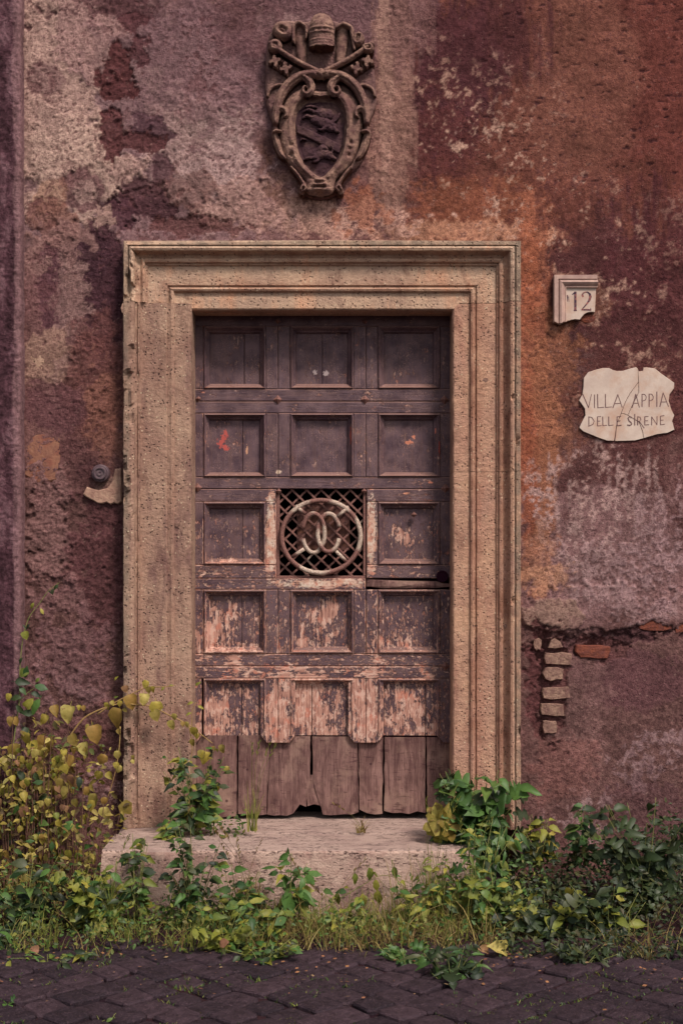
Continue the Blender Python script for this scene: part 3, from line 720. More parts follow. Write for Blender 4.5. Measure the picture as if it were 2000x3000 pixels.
# body of the wall behind the face: two boxes beside the opening and one above
x_lo, x_hi, z_hi = float(xs[0]), float(xs[-1]), float(zs[-1])
extraV, extraF = [], []
def wbox(x0, x1, z0, z1, y0, y1):
    n0 = len(V) + len(extraV)
    for x in (x0, x1):
        for y in (y0, y1):
            for z in (z0, z1): extraV.append((x, y, z))
    for f in ((0, 1, 3, 2), (4, 6, 7, 5), (0, 4, 5, 1), (2, 3, 7, 6), (0, 2, 6, 4), (1, 5, 7, 3)): extraF.append([i + n0 for i in f])
wbox(x_lo, FX0 + 0.05, -0.06, z_hi, 0.03, 0.45); wbox(FX1 - 0.05, x_hi, -0.06, z_hi, 0.03, 0.45); wbox(FX0 + 0.05, FX1 - 0.05, FZ1 - 0.05, z_hi, 0.03, 0.45)
V2 = np.vstack([V, np.array(extraV)]); F2 = np.vstack([F, np.array(extraF)])
colv = np.vstack([colr.reshape(-1, 3), np.tile(CN(108, 74, 72), (len(extraV), 1))])
crs = np.concatenate([coarse.ravel(), np.full(len(extraV), 0.4)])
wall = np_mesh('plastered_wall', V2, F2, m_wall, None, True, colv, {'coarse': crs})
tag(wall, 'weathered villa wall with flaking red and mauve plaster round the old door', 'wall', kind='thing')

# wall pieces one can pick out: bricks and stones showing through
def rough_block(name, pts, yf, yb, mat, parent, bulge=0.006, seed=1):
    """A brick or stone from its outline: chamfered rim, slightly domed and uneven face."""
    r = random.Random(seed); n = len(pts)
    cx = sum(p[0] for p in pts) / n; cz = sum(p[1] for p in pts) / n
    vs = [(x, yb, z) for x, z in pts]; vs += [(x, yf + 0.007, z) for x, z in pts]
    vs += [(cx + (x - cx) * 0.93, yf + r.uniform(-.002, .002), cz + (z - cz) * 0.92) for x, z in pts]
    vs += [(cx + (x - cx) * 0.45, yf - bulge * r.uniform(0.3, 1), cz + (z - cz) * 0.45) for x, z in pts]
    vs.append((cx, yf - bulge * 0.8, cz)); fs = []
    for l in range(3):
        for i in range(n):
            j = (i + 1) % n; fs.append((l * n + i, l * n + j, l * n + n + j, l * n + n + i))
    fs += [(3 * n + i, 3 * n + (i + 1) % n, 4 * n) for i in range(n)]
    # keep the faces turned outwards
    area = sum(pts[i][0] * pts[(i + 1) % n][1] - pts[(i + 1) % n][0] * pts[i][1] for i in range(n))
    if area < 0: fs = [f[::-1] for f in fs]
    return mesh_obj(name, vs, fs, mat, parent, False)
def rect_pts(x0, y0, x1, y1, seed, j=2.2):
    r = random.Random(seed); out = []
    for t in (0, .33, .66): out.append((x0 + (x1 - x0) * t, y1))
    for t in (0, .5): out.append((x1, y1 + (y0 - y1) * t))
    for t in (0, .33, .66): out.append((x1 + (x0 - x1) * t, y0))
    for t in (0, .5): out.append((x0, y0 + (y1 - y0) * t))
    cx, cy = (x0 + x1) / 2, (y0 + y1) / 2; cor = {(x0, y1), (x1, y1), (x1, y0), (x0, y0)}
    out = [(cx + (x - cx) * r.uniform(.84, .97), cy + (y - cy) * r.uniform(.76, .95)) if (x, y) in cor else (x, y) for x, y in out]
    out = [(x + r.uniform(-j, j), y + r.uniform(-j, j)) for x, y in out]
    return [(Wx(x), Wz(y)) for x, y in out]
c7 = lambda x, y: crop(x, y, 1300, 1700, 2.24)
for k, (a, b, c_, d_, mt) in enumerate([(585, 385, 640, 458, m_brick), (655, 475, 846, 556, m_brick), (648, 575, 786, 658, m_brick), (640, 700, 830, 780, m_brick), (632, 808, 790, 892, m_brick), (648, 925, 737, 1005, m_brick)]):
    p0, p1 = c7(a, b), c7(c_, d_)
    rough_block('brick', rect_pts(p0[0], p0[1], p1[0], p1[1], 30 + k, 2.2), 0.004 - 0.003 * (k % 3), 0.04, mt, wall, 0.0012, 40 + k)
tri = [c7(*p) for p in ((680, 445), (735, 448), (780, 440), (765, 405), (725, 380), (700, 395))]
rough_block('brick', [(Wx(x), Wz(y)) for x, y in tri], 0.000, 0.04, m_brick, wall, 0.0012, 51)
for k, (a, b, c_, d_) in enumerate([(870, 425, 1100, 510), (1265, 235, 1515, 330), (1520, 280, 1640, 345)]):
    p0, p1 = c7(a, b), c7(c_, d_)
    rough_block('brick', rect_pts(p0[0], p0[1], p1[0], p1[1], 60 + k, 4), 0.000, 0.04, m_brick_red, wall, 0.003, 70 + k)
c5 = lambda x, y: crop(x, y, 0, 900, 2.6133)
blk = [c5(*p) for p in ((195, 970), (330, 960), (465, 985), (470, 1120), (440, 1330), (290, 1355), (185, 1290), (210, 1170), (180, 1080))]
rough_block('stone', [(Wx(x), Wz(y)) for x, y in blk][::-1], 0.001, 0.04, m_brick_orange, wall, 0.003, 80)
blk = [c5(*p) for p in ((180, 350), (230, 280), (300, 262), (380, 330), (410, 470), (360, 530), (260, 555), (220, 490))]
rough_block('stone', [(Wx(x), Wz(y)) for x, y in blk][::-1], 0.000, 0.04, m_jamb_l, wall, 0.003, 81)

# ---------------------------------------------------------------- the pier at the wall's end
xs2 = np.concatenate([np.linspace(-4.5, -1.62, 12)[:-1], np.arange(-1.62, -1.428, 0.006)]); zs2 = axis(-0.02, 4.10, 0.0065, -0.06, 6.5)
PX, PZ = np.meshgrid(xs2, zs2, indexing='ij')
qx = (PX * SPX + 1000) / U; qz = (1640 - (PZ - EYE) * SPX) / U
b1 = fbm(qx / 30, qz / 60, 21, 6, 0.6); b2 = fbm(qx / 12, qz / 90, 22, 5); b3 = fbm(qx / 7, qz / 7, 23, 4, 0.65)
pc = CN(78, 52, 58)[None, None] * np.clip(1 + 0.7 * b1 + 0.45 * b2 + 0.55 * b3, .3, 2)[..., None]
a = sstep((b1 + 0.5 * b2 - 0.05) / 0.4)[..., None]; pc = pc * (1 - 0.6 * a) + CN(116, 88, 92) * 0.6 * a
e = sstep((qx - 38 + 9 * b2) / 8)[..., None]; pc = pc * (1 - 0.6 * e) + CN(140, 108, 108) * 0.6 * e
py = -0.075 - 0.010 * b1 - 0.007 * b3
py = py + 0.012 * sstep((PX + 1.440) / 0.012) ** 2
idx2 = np.arange(PX.size).reshape(PX.shape)
F1 = np.stack([idx2[:-1, :-1], idx2[1:, :-1], idx2[1:, 1:], idx2[:-1, 1:]], -1).reshape(-1, 4)
V1 = np.stack([PX + 0.006 * b1 * sstep((PX + 1.5) / 0.06), py, PZ], -1).reshape(-1, 3)
# return face towards the wall
ys = np.linspace(0, 1, 5)[1:]
rv, rc, rf = [], [], []
edge = idx2[-1, :]; prev = edge; nb = len(V1)
for t in ys:
    cur = np.arange(nb, nb + len(edge)); nb += len(edge)
    ev = V1[edge].copy(); ev[:, 1] = ev[:, 1] * (1 - t) + 0.06 * t; ev[:, 0] += 0.003 * t
    rv.append(ev); rc.append(pc.reshape(-1, 3)[edge] * 0.95)
    rf.append(np.stack([prev[:-1], cur[:-1], cur[1:], prev[1:]], -1)); prev = cur
Vp = np.vstack([V1] + rv); Fp = np.vstack([F1] + rf); cp = np.clip(np.vstack([pc.reshape(-1, 3)] + rc), 0.01, 0.7)
pier = np_mesh('wall_pier', Vp, Fp, m_pier, None, True, cp, {'coarse': np.full(len(Vp), 0.6)})
tag(pier, 'projecting purple grey plaster pier beside the vine-covered wall', 'pier', kind='thing')

# ---------------------------------------------------------------- stone door surround
IX0, IX1, IZ, FW, FB = -0.671, 0.498, 2.622, 0.298, 0.302
PROF = [(0, -.03), (0, .060), (.004, .066), (.021, .066), (.0225, .059), (.026, .059), (.029, .070), (.038, .074), (.047, .070), (.054, .056), (.062, .043), (.072, .037), (.076, .040), (.084, .046), (.092, .043), (.095, .034), (.103, .033), (.106, .026), (.14, .0255), (.19, .025), (.192, .018), (.198, .018), (.201, .026), (.209, .031), (.217, .028), (.221, .021), (.225, .017), (.255, .016), (.291, .015), (.298, .008), (.298, -.08), (.298, -.20)]
PROF_L = [(0, -.03), (0, .062), (.004, .068), (.02, .068), (.036, .067), (.048, .062), (.052, .046), (.058, .042), (.064, .048), (.069, .047), (.073, .036), (.08, .034), (.11, .033), (.15, .033), (.185, .033), (.19, .030), (.20, .031), (.21, .034), (.217, .032), (.222, .027), (.24, .027), (.268, .027), (.285, .026), (.293, .024), (.298, .016), (.298, -.08), (.298, -.20)]
def leg(prof, side, s0, s1, mit0, mit1, wear, seed, step=0.011):
    """One run of moulded stone. side: 'l','r' (s = height) or 't' (s = x). mit: mitre that end."""
    L = abs(s1 - s0); n = max(2, int(L / step)); m = len(prof)
    W = np.array([p[0] for p in prof]); H = np.array([p[1] if p[1] < 0 else 0.004 + p[1] * 1.3 for p in prof])
    T = np.linspace(0, 1, n + 1)[:, None]
    Wg = np.repeat(W[None], n + 1, 0); Hg = np.repeat(H[None], n + 1, 0)
    a0 = s0 + (Wg if mit0 else 0) * (1 if side == 't' else 0)
    if side == 't': A0 = IX0 - FW + Wg if mit0 else s0 + 0 * Wg; A1 = IX1 + FW - Wg if mit1 else s1 + 0 * Wg
    else: A0 = s0 + 0 * Wg; A1 = IZ + FW - Wg if mit1 else s1 + 0 * Wg
    S = A0 * (1 - T) + A1 * T
    e1 = fbm(S * 22, Wg * 60, seed, 4); e2 = fbm(S * 60, Wg * 150, seed + 5, 3); e3 = fbm(S * 7, Wg * 25, seed + 9, 4)
    lo = np.minimum(Hg, 0.042)
    er = sstep((e3 + wear - 0.30) / 0.25) * 0.75
    Hh = np.where(Hg > -0.02, Hg * (1 - er) + np.minimum(Hg, lo + 0.012) * er - (0.0016 * e1 + 0.0012 * e2), Hg)
    off = 0.0016 * e1
    if side == 'l': X = IX0 - FW + Wg + off; Z = S
    elif side == 'r': X = IX1 + FW - Wg + off; Z = S
    else: X = S; Z = IZ + FW - Wg + off
    V = np.stack([X, -Hh, Z], -1).reshape(-1, 3)
    ix = np.arange((n + 1) * m).reshape(n + 1, m)
    F = np.stack([ix[:-1, :-1], ix[:-1, 1:], ix[1:, 1:], ix[1:, :-1]], -1).reshape(-1, 4)
    if side in ('r', 't'): F = F[:, ::-1]
    wsh = np.where(((Wg > .052) & (Wg < .106)) | ((Wg > .188) & (Wg < .224)), 1.0, 0.0) * (0.35 if prof is PROF_L else 1.0); lch = np.where(Wg < .030, 1.0, 0.0)
    caps, nv = [V], len(V)                       # close the butt ends so a joint shows stone, not a hollow
    for row, on in ((0, not mit0), (n, not mit1)):
        if not on: continue
        bk = V[ix[row]].copy(); bk[:, 1] = np.maximum(bk[:, 1], 0.03); caps.append(bk)
        k_ = np.arange(nv, nv + m); nv += m
        F = np.vstack([F, np.stack([ix[row][:-1], ix[row][1:], k_[1:], k_[:-1]], -1)])
    A = np.zeros((sum(len(c_) for c_ in caps), 2)); A[:len(V), 0] = wsh.ravel(); A[:len(V), 1] = lch.ravel()
    return np.vstack(caps), F, A
def join(parts):
    Vs, Fs, As, n = [], [], [], 0
    for v, f, a in parts: Vs.append(v); Fs.append(f + n); As.append(a); n += len(v)
    return np.vstack(Vs), np.vstack(Fs), np.vstack(As)
def stone_run(name, mat, *legs):
    V_, F_, A_ = join(legs); return np_mesh(name, V_, F_, mat, sur, False, None, {'wash': A_[:, 0], 'lichen': A_[:, 1]})
sur = empty('door_surround', ((IX0 + IX1) / 2, 0, FB), 'moulded tan stone surround framing the old wooden door', 'door surround')
zj = Wz(700); zj2 = Wz(1085)
stone_run('jamb', m_jamb_l, leg(PROF_L, 'l', FB, zj - .0006, 0, 0, 0.12, 3))
stone_run('jamb', m_jamb_r, leg(PROF, 'r', FB, zj2 - .0008, 0, 0, -0.05, 13))
stone_run('jamb', m_jamb_r, leg(PROF, 'r', zj2 + .0008, zj - .0012, 0, 0, -0.05, 14))
stone_run('lintel', m_lintel, leg(PROF, 'l', zj + .0006, 0, 0, 1, 0.10, 15), leg(PROF, 't', 0, 0, 1, 1, 0.04, 16), leg(PROF, 'r', zj + .0012, 0, 0, 1, -0.05, 17))
# stone pebbles standing out of the pitted jambs
peb = [(345, 1250, 9, 6), (372, 1021, 7, 5), (410, 1205, 6, 6), (385, 1298, 4, 4), (385, 1355, 5, 4), (1112, 876, 9, 7), (1160, 1437, 8, 7), (395, 1390, 6, 6), (296, 716, 11, 16), (500, 0, 0, 0)]
for k, (px_, py_, a_, b_) in enumerate(peb):
    if not a_: continue
    r = random.Random(k); pts = [(Wx(px_ + a_ * math.cos(t) * r.uniform(.8, 1.15)), Wz(py_ + b_ * math.sin(t) * r.uniform(.8, 1.15))) for t in [i * math.pi / 4 for i in range(8)]]
    yy = {1112: -.037, 1160: -.058, 296: -.088}.get(px_, -.044)
    rough_block('pebble', pts, yy, yy + .03, m_brick if px_ != 296 else m_mortar, sur, 0.003, k)

# ---------------------------------------------------------------- step and sill
def stone_slab(name, x0, x1, y0, y1, z0, z1, mat, seed, nx=90, parent=None, bev=0.012):
    """Block seen from the front and above, edges rounded and chipped."""
    prof = [(y0, z0), (y0, z0 + (z1 - z0) * .2), (y0, z0 + (z1 - z0) * .45), (y0, z0 + (z1 - z0) * .7), (y0, z1 - bev), (y0 + bev * .3, z1 - bev * .3), (y0 + bev, z1)] + [(y0 + bev + (y1 - y0 - bev) * t, z1) for t in (.12, .25, .4, .55, .7, .85, 1)] + [(y1, z0)]
    m = len(prof); X = np.linspace(x0, x1, nx + 1)
    Xg = np.repeat(X[:, None], m, 1); Yg = np.repeat(np.array([p[0] for p in prof])[None], nx + 1, 0); Zg = np.repeat(np.array([p[1] for p in prof])[None], nx + 1, 0)
    e = fbm(Xg * 12, Yg * 12 + Zg * 12, seed, 5); e2 = fbm(Xg * 45, Yg * 45 + Zg * 30, seed + 3, 4)
    chip = sstep((fbm(Xg * 9, Xg * 0 + 2, seed + 7, 4) - 0.18) / 0.3) * 0.010
    ed = np.zeros(m); ed[4:7] = 1
    Yg = Yg + 0.004 * e + 0.002 * e2 + chip * ed; Zg = Zg - 0.003 * np.abs(e) - 0.0012 * e2 - chip * ed * 0.8
    Zg[:, -1] = z0; Zg[:, 0] = z0
    V = np.stack([Xg, Yg, Zg], -1)
    for i, f in ((0, 1), (-1, -1)):   # ends drawn in for a rounded corner
        V[i, :, 0] += f * 0.006 * (np.arange(m) > 3)
    V = V.reshape(-1, 3); ix = np.arange((nx + 1) * m).reshape(nx + 1, m)
    F = np.stack([ix[:-1, :-1], ix[1:, :-1], ix[1:, 1:], ix[:-1, 1:]], -1).reshape(-1, 4)
    caps = []
    for i, fl in ((0, False), (nx, True)):
        for j in range(1, m - 2):
            q_ = [ix[i, 0], ix[i, j], ix[i, j + 1], ix[i, m - 1]]; caps.append(q_[::-1] if not fl else q_)
    return np_mesh(name, V, np.vstack([F, np.array(caps)]), mat, parent, False)
o = stone_slab('stone_step', -0.995, 0.56, -0.50, -0.175, -0.02, 0.300, m_trav, 41)
tag(o, 'pitted travertine doorstep overgrown with weeds below the wooden door', 'step')
o = stone_slab('door_sill', -0.985, 0.62, -0.170, 0.34, 0.0, 0.302, m_trav, 45)
tag(o, 'pale travertine sill slab under the rotten foot of the door', 'sill')

# ---------------------------------------------------------------- the door
door = empty('door', DOOR_BASE, 'tall coffered wooden door with peeling dark paint and a round iron grille', 'door')
YB = DY                                # face of the frame boards
def dX(d): return Wx(d, DY)
def dZ(d): return Wz(d, DY)
cols_out = [(467, 611), (666, 812), (867, 1011)]; cols_in = [(482, 595), (681, 797), (884, 993)]
rows_out = [(749, 894), (949, 1096), (1152, 1298), (1354, 1502), (1558, 1706)]; rows_in = [(765, 880), (965, 1084), (1169, 1283), (1370, 1486), (1574, 1690)]
seam_x = [440, 638.5, 840, 1040]; seam_y = [708, 922, 1123, 1328.5, 1530.5]
def board(name, a, b, c_, d_, mat, yf=YB, bev=0.0032, thick=0.045, jit=0.0006):
    mb = MB(); mb.board(dX(a), dX(b), dZ(d_), dZ(c_), yf + random.uniform(-.0018, .0018), yf + thick, bev, jit); o = mb.obj(name, mat, door); wear(o, m_paint_worn_lit, lambda i: i in (2, 4, 6, 8) and name != 'panel'); return o
g = 0.55
for r in range(5):
    t0, t1 = seam_y[r], rows_out[r][0]
    if r == 3:
        board('rail', 440, 839, t0 + g, t1, m_paint_h)
    elif r == 2:
        board('rail', 440, 634, t0 + g, t1, m_paint_h); board('rail', 842, 1040, t0 + g, t1, m_paint_h)
    else: board('rail', 440, 1040, t0 + g, t1, m_paint_h)
    if r < 4:
        b0, b1 = rows_out[r][1], seam_y[r + 1]
        if r == 2: board('rail', 440, 634, b0, b1 - g, m_paint_h); board('rail', 842, 1040, b0, b1 - g, m_paint_h)
        else: board('rail', 440, 1040, b0, b1 - g, m_paint_h)
    s0, s1 = rows_out[r]
    xe = [440, 467, 611, 638.5, 666, 812, 840, 867, 1011, 1040]
    for k in (0, 2, 4, 6, 8):
        if k in (2, 4, 6) and False: pass
    pairs = [(440, 467), (611, 638), (639, 666), (812, 839.5), (840.5, 867), (1011, 1040)]
    for pi, (a, b) in enumerate(pairs):
        if r == 2 and pi in (1, 2, 3, 4):
            if pi == 1: board('stile', 611, 634, s0 + .4, s1 - .4, m_paint_v)
            if pi == 4: board('stile', 842, 867, s0 + .4, s1 - .4, m_paint_v)
            continue
        if r == 4: continue
        board('stile', a, b, s0 + .4, s1 - .4, m_paint_v)
# bottom row: the stiles end in cut points, the planks run on below them
def point_stile(a, b, tipa, tipb):
    pts = [(a, 1558.5), (b, 1558.5), (b, 1690), (tipb, 1706.5), (tipa, 1706.5), (a, 1690)]
    q_ = [(dX(x), dZ(y)) for x, y in pts]; yf = YB
    n = len(q_); cx = sum(p[0] for p in q_) / n; cz = sum(p[1] for p in q_) / n
    vs = [(x, yf + .030, z) for x, z in q_] + [(x, yf + .003, z) for x, z in q_] + [(x - .0025 * (1 if x > cx else -1), yf, z - .0025 * (1 if z > cz else -1)) for x, z in q_]
    fs = []
    for l in range(2):
        for i in range(n):
            j = (i + 1) % n; fs.append((l * n + j, l * n + i, l * n + n + i, l * n + n + j))
    fs.append(tuple(range(3 * n - 1, 2 * n - 1, -1)))
    mesh_obj('stile', vs, fs, m_paint_v, door)
point_stile(598, 638, 612, 638); point_stile(638.8, 678, 638.8, 664); point_stile(799, 839.5, 813, 839.5); point_stile(840.3, 880, 840.3, 866)
point_stile(440, 463, 440, 452); point_stile(1003, 1040, 1018, 1040)
def moulding(cx0, cx1, ox0, ox1, y0, y1, iy0, iy1, bottom=True, sides=(True, True)):
    prof = [(0, .004), (.10, -.005), (.24, -.008), (.36, -.003), (.46, .006), (.62, .013), (.82, .017), (.88, .026), (1.0, .030)]
    mb = MB(); L = []
    for t, dy_ in prof:
        x0 = dX(ox0 + (cx0 - ox0) * t); x1 = dX(ox1 + (cx1 - ox1) * t); za = dZ(y0 + (iy0 - y0) * t); zb = dZ(y1 + (iy1 - y1) * t) if bottom else dZ(y1)
        L.append([(x0, YB + dy_, zb), (x1, YB + dy_, zb), (x1, YB + dy_, za), (x0, YB + dy_, za)])
    vs = [p for l in L for p in l]; fs = []
    for l in range(len(prof) - 1):
        for i in range(4):
            if i == 0 and not bottom: continue
            j = (i + 1) % 4; fs.append((l * 4 + i, l * 4 + j, l * 4 + 4 + j, l * 4 + 4 + i))
    mb.add(vs, fs); o = mb.obj('panel_moulding', m_paint_v, door); k_ = 4 if bottom else 3; wear(o, m_paint_worn_lit, lambda i: i // k_ in (0, 3)); return o
for r in range(5):
    for c_ in range(3):
        if r == 2 and c_ == 1: continue
        (o0, o1), (i0, i1) = cols_out[c_], cols_in[c_]; (y0, y1), (iy0, iy1) = rows_out[r], rows_in[r]
        if r == 4: moulding(i0, i1, o0, o1, y0, 1690, iy0, 1690, bottom=False)
        else: moulding(i0, i1, o0, o1, y0, y1, iy0, iy1)
        if r == 4: continue
        # the panel itself: two boards with a drying crack between them where the photo shows one
        split = {(0, 0): 560, (0, 1): 740, (1, 0): 556, (2, 0): 556, (3, 0): 555, (3, 1): 737}.get((r, c_))
        if split:
            board('panel', i0 - 3, split - .5, iy0 - 3, iy1 + 3, m_paint_v, YB + .030, .0015, .03); board('panel', split + .5, i1 + 3, iy0 - 3, iy1 + 3, m_paint_v, YB + .030, .0015, .03)
        else: board('panel', i0 - 3, i1 + 3, iy0 - 3, iy1 + 3, m_paint_v, YB + .030, .0015, .03)
# planks of the bottom row: painted above, bare and ragged below
def plank(name, tl, tr, top, bl, br, bots, mat, yf, seed, thick=.03, lmid=None, rmid=None):
    r = random.Random(seed); ny = 13
    def edge(a, b, mid, t):
        if not mid: return a + (b - a) * t
        return a + (mid[1] - a) * t / mid[0] if t < mid[0] else mid[1] + (b - mid[1]) * (t - mid[0]) / (1 - mid[0])
    rows = []
    nb_ = len(bots)
    for k in range(ny):
        t = k / (ny - 1); row = []
        for i in range(nb_):
            s = i / (nb_ - 1); xl = edge(tl, bl, lmid, t); xr = edge(tr, br, rmid, t)
            wob = r.uniform(-.9, .9) if 0 < k and i in (0, nb_ - 1) else 0
            row.append((dX(xl + (xr - xl) * s + wob), dZ(top + (bots[i] - top) * t)))
        rows.append(row)
    vs = []
    for row in rows:
        for i, (x, z) in enumerate(row):
            e_ = 0.0035 if i in (0, nb_ - 1) else 0.0
            vs.append((x, yf + e_ + r.uniform(-.0012, .0012), z))
    nF = len(vs)
    for row in rows:
        for (x, z) in row: vs.append((x, yf + thick, z))
    fs = []
    for k in range(ny - 1):
        for i in range(nb_ - 1):
            a = k * nb_ + i; fs.append((a, a + nb_, a + nb_ + 1, a + 1))
        for i, fl in ((0, 0), (nb_ - 1, 1)):
            a = k * nb_ + i; q_ = (a, a + nF, a + nF + nb_, a + nb_); fs.append(q_ if not fl else q_[::-1])
    for i in range(nb_ - 1):
        a = (ny - 1) * nb_ + i; fs.append((a, a + nF, a + nF + 1, a + 1))
    return mesh_obj(name, vs, fs, mat, door)
PZ = YB + .022
for k, (a, b) in enumerate([(470, 554.4), (555.6, 612), (664, 715), (716.8, 815), (866, 881), (882.2, 976.5), (978, 1010)]):
    board('panel', a, b, 1571, 1691, m_paint_v, PZ, .0015, .03)
c6 = lambda x, y: crop(x, y, 540, 1900, 1.96)
def cx6(x): return c6(x, 0)[0]
def cy6(y): return c6(0, y)[1]
pk = [(44, 300, 502, 44, 298, (985, 975, 980, 972, 968)), (310, 490, 502, 306, 470, (955, 960, 950, 962, 958)), (494, 722, 506, 474, 700, (958, 965, 962, 966, 952, 900, 915)),
      (734, 994, 508, 796, 1000, (958, 962, 960, 955, 958, 945)), (1000, 1142, 512, 1006, 1136, (930, 950, 958, 955)), (1150, 1384, 512, 1148, 1385, (938, 950, 948, 955, 940, 950)), (1392, 1536, 512, 1396, 1536, (940, 945, 935, 940))]
for k, (a, b, top, a2, b2, bots) in enumerate(pk):
    plank('plank', cx6(a), cx6(b), cy6(top), cx6(a2), cx6(b2), [cy6(z) for z in bots], m_raw, PZ - .003 + .002 * (k % 3), 200 + k, lmid=(.58, cx6(738)) if k == 3 else None, rmid=(.62, cx6(720)) if k == 2 else None)
# the split-off sliver between the two middle planks
plank('plank', cx6(716), cx6(742), cy6(730), cx6(704), cx6(782), [cy6(z) for z in (912, 900, 908)], m_raw, PZ + .004, 220)
# broken rail with bare wood
vs = [(842, 1330), (930, 1334), (1006, 1335), (1038, 1342), (1038, 1348), (1000, 1351), (930, 1352), (880, 1352), (842, 1347)]
q_ = [(dX(x), dZ(y)) for x, y in vs]; rough_block('rail', q_[::-1], YB + .004, YB + .05, m_raw, door, 0.006, 5)
# keyhole as a dark rim and flat disc, the hole's shade put into colour
kx, kz = dX(1015), dZ(1324); kr = .0245
mb = MB(); mb.tube([(kx + kr * math.cos(t), YB - .0045, kz + kr * math.sin(t)) for t in [i * math.pi / 8 for i in range(16)]], .004, n=6, closed=True)
esc = mb.obj('keyhole', m_void, door, True)
mb = MB(); mb.add([(kx + kr * .95 * math.cos(t), YB - .0035, kz + kr * .95 * math.sin(t)) for t in [i * math.pi / 8 for i in range(16)]], [tuple(range(15, -1, -1))])
mb.obj('keyhole_shade_disc', m_void, door)
# nail studs: pyramids on the crossings
def stud(px_, py_, s=11, mat=None):
    x, z = dX(px_), dZ(py_); w = s * U / SPX; y = YB - .001
    vs = [(x - w, y, z), (x, y, z - w), (x + w, y, z), (x, y, z + w), (x, y - .016, z), (x - w, y + .01, z), (x, y + .01, z - w), (x + w, y + .01, z), (x, y + .01, z + w)]
    fs = [(0, 1, 4), (1, 2, 4), (2, 3, 4), (3, 0, 4)] + [(5 + i, 5 + (i + 1) % 4, (i + 1) % 4, i) for i in range(4)]
    mesh_obj('stud', vs, fs, mat or m_rust, door)
for p in ((456, 916), (638, 918), (838, 918), (1020, 918), (454, 1120), (1022, 1122), (1022, 1530), (638, 738), (838, 738), (950, 1182), (640, 1128), (836, 1128)):
    stud(p[0], p[1], 11 if p[1] in (918, 1120, 1122, 1530) else 7)
# backing: dark boards behind so nothing shows through the joints; open behind the grille and below
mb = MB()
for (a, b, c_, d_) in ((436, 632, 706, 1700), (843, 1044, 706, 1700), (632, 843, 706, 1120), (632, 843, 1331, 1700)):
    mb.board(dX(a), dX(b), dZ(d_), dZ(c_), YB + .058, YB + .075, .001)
mb.obj('shade_backing', m_void, door)
# ---- grille
grl = empty('grille', (0, 0, 0)); grl.parent = door
grl.location = Vector((dX(737.5), YB, dZ(1225))) - DOOR_BASE
c8 = lambda x, y: crop(x, y, 790, 1420, 5.2267)
def GP(x, y, yy): a = c8(x, y); return Vector((dX(a[0]), yy, dZ(a[1])))
for (a, b, c_, d_) in ((98, 1475, 1395, 1438), (98, 150, 62, 1395), (1430, 1475, 62, 1395)):
    p0, p1 = GP(a, c_, 0), GP(b, d_, 0); mb = MB(); mb.board(p0.x, p1.x, p1.z, p0.z, YB + .012, YB + .045, .002); mb.obj('grille_frame', m_rust, grl)
gx0, gx1, gy0, gy1 = 120, 1450, 55, 1410; yl = YB + .026
def clip_seg(p, d):
    t0, t1 = -1e9, 1e9
    for k, (lo, hi) in enumerate(((gx0, gx1), (gy0, gy1))):
        if abs(d[k]) < 1e-9: continue
        a, b = (lo - p[k]) / d[k], (hi - p[k]) / d[k]; t0, t1 = max(t0, min(a, b)), min(t1, max(a, b))
    return (t0, t1) if t1 > t0 + 60 else None
for sgn, layer in ((1, 0.0), (-1, 0.0075)):
    dirv = (0.72, 0.694 * sgn)
    for k in range(-12, 13):
        p = (785 + k * 223 + (0 if sgn > 0 else 6), 720)
        tt = clip_seg(p, dirv)
        if not tt: continue
        A, B = [GP(p[0] + dirv[0] * t, p[1] + dirv[1] * t, yl + layer) for t in tt]
        t_ = (B - A).normalized(); s_ = Vector((-t_.z, 0, t_.x)) * .0045; h_ = Vector((0, .0035, 0))
        mb = MB(); mb.add([A - s_ - h_, A + s_ - h_, B + s_ - h_, B - s_ - h_, A - s_ + h_, A + s_ + h_, B + s_ + h_, B - s_ + h_], [(0, 1, 2, 3), (7, 6, 5, 4), (0, 4, 5, 1), (1, 5, 6, 2), (2, 6, 7, 3), (3, 7, 4, 0)])
        mb.obj('lattice_bar', m_lattice, grl)
mb = MB(); ring = []
for i in range(56):
    t = 2 * math.pi * i / 56; ring.append(GP(787 + 602 * math.cos(t), 792 + 560 * math.sin(t) * (1 if math.sin(t) > 0 else .985), YB - .004))
mb.tube(ring, .0112, n=10, closed=True); mb.obj('ring', m_white_iron, grl, True)
def letter(cx, cy, rx, ry, open_right, ends):
    pts = []
    a0, a1 = ends
    for i in range(30):
        t = math.radians(a0 + (a1 - a0) * i / 29)
        x = cx + rx * math.cos(t); y = cy - ry * math.sin(t)
        pts.append(GP(x, y, YB - .012 + (.010 * math.sin(i / 29 * math.pi * 2) if open_right else -.010 * math.sin(i / 29 * math.pi * 2)) * .8))
    mb = MB(); mb.tube(pts, .0104, .0098, n=10); mb.obj('monogram_letter', m_white_iron, grl, True)
letter(672, 742, 168, 300, False, (168, -196 + 360 - 328)); letter(902, 735, 168, 292, True, (18, 342))
for (a, b, c_, d_) in ((545, 445, 395, 325), (1040, 490, 1205, 340), (525, 985, 345, 1105), (1010, 1015, 1175, 1180)):
    mb = MB(); mb.tube([GP(a, b, YB - .010), GP((a + c_) / 2, (b + d_) / 2, YB - .008), GP(c_, d_, YB - .004)], .0088, n=8); mb.obj('spoke', m_white_iron, grl, True)
p0, p1 = GP(405, 250, 0), GP(1225, 1010, 0)
mb = MB(); mb.board(p0.x, p1.x, p1.z, p0.z, YB + .060, YB + .08, .004); mb.obj('shutter_board', mat_simple('old_brown_board', C(112, 78, 70), C(84, 56, 54), 30, 0.9, 0.1, 0.5, 0.006, C(130, 90, 72), 20), grl)
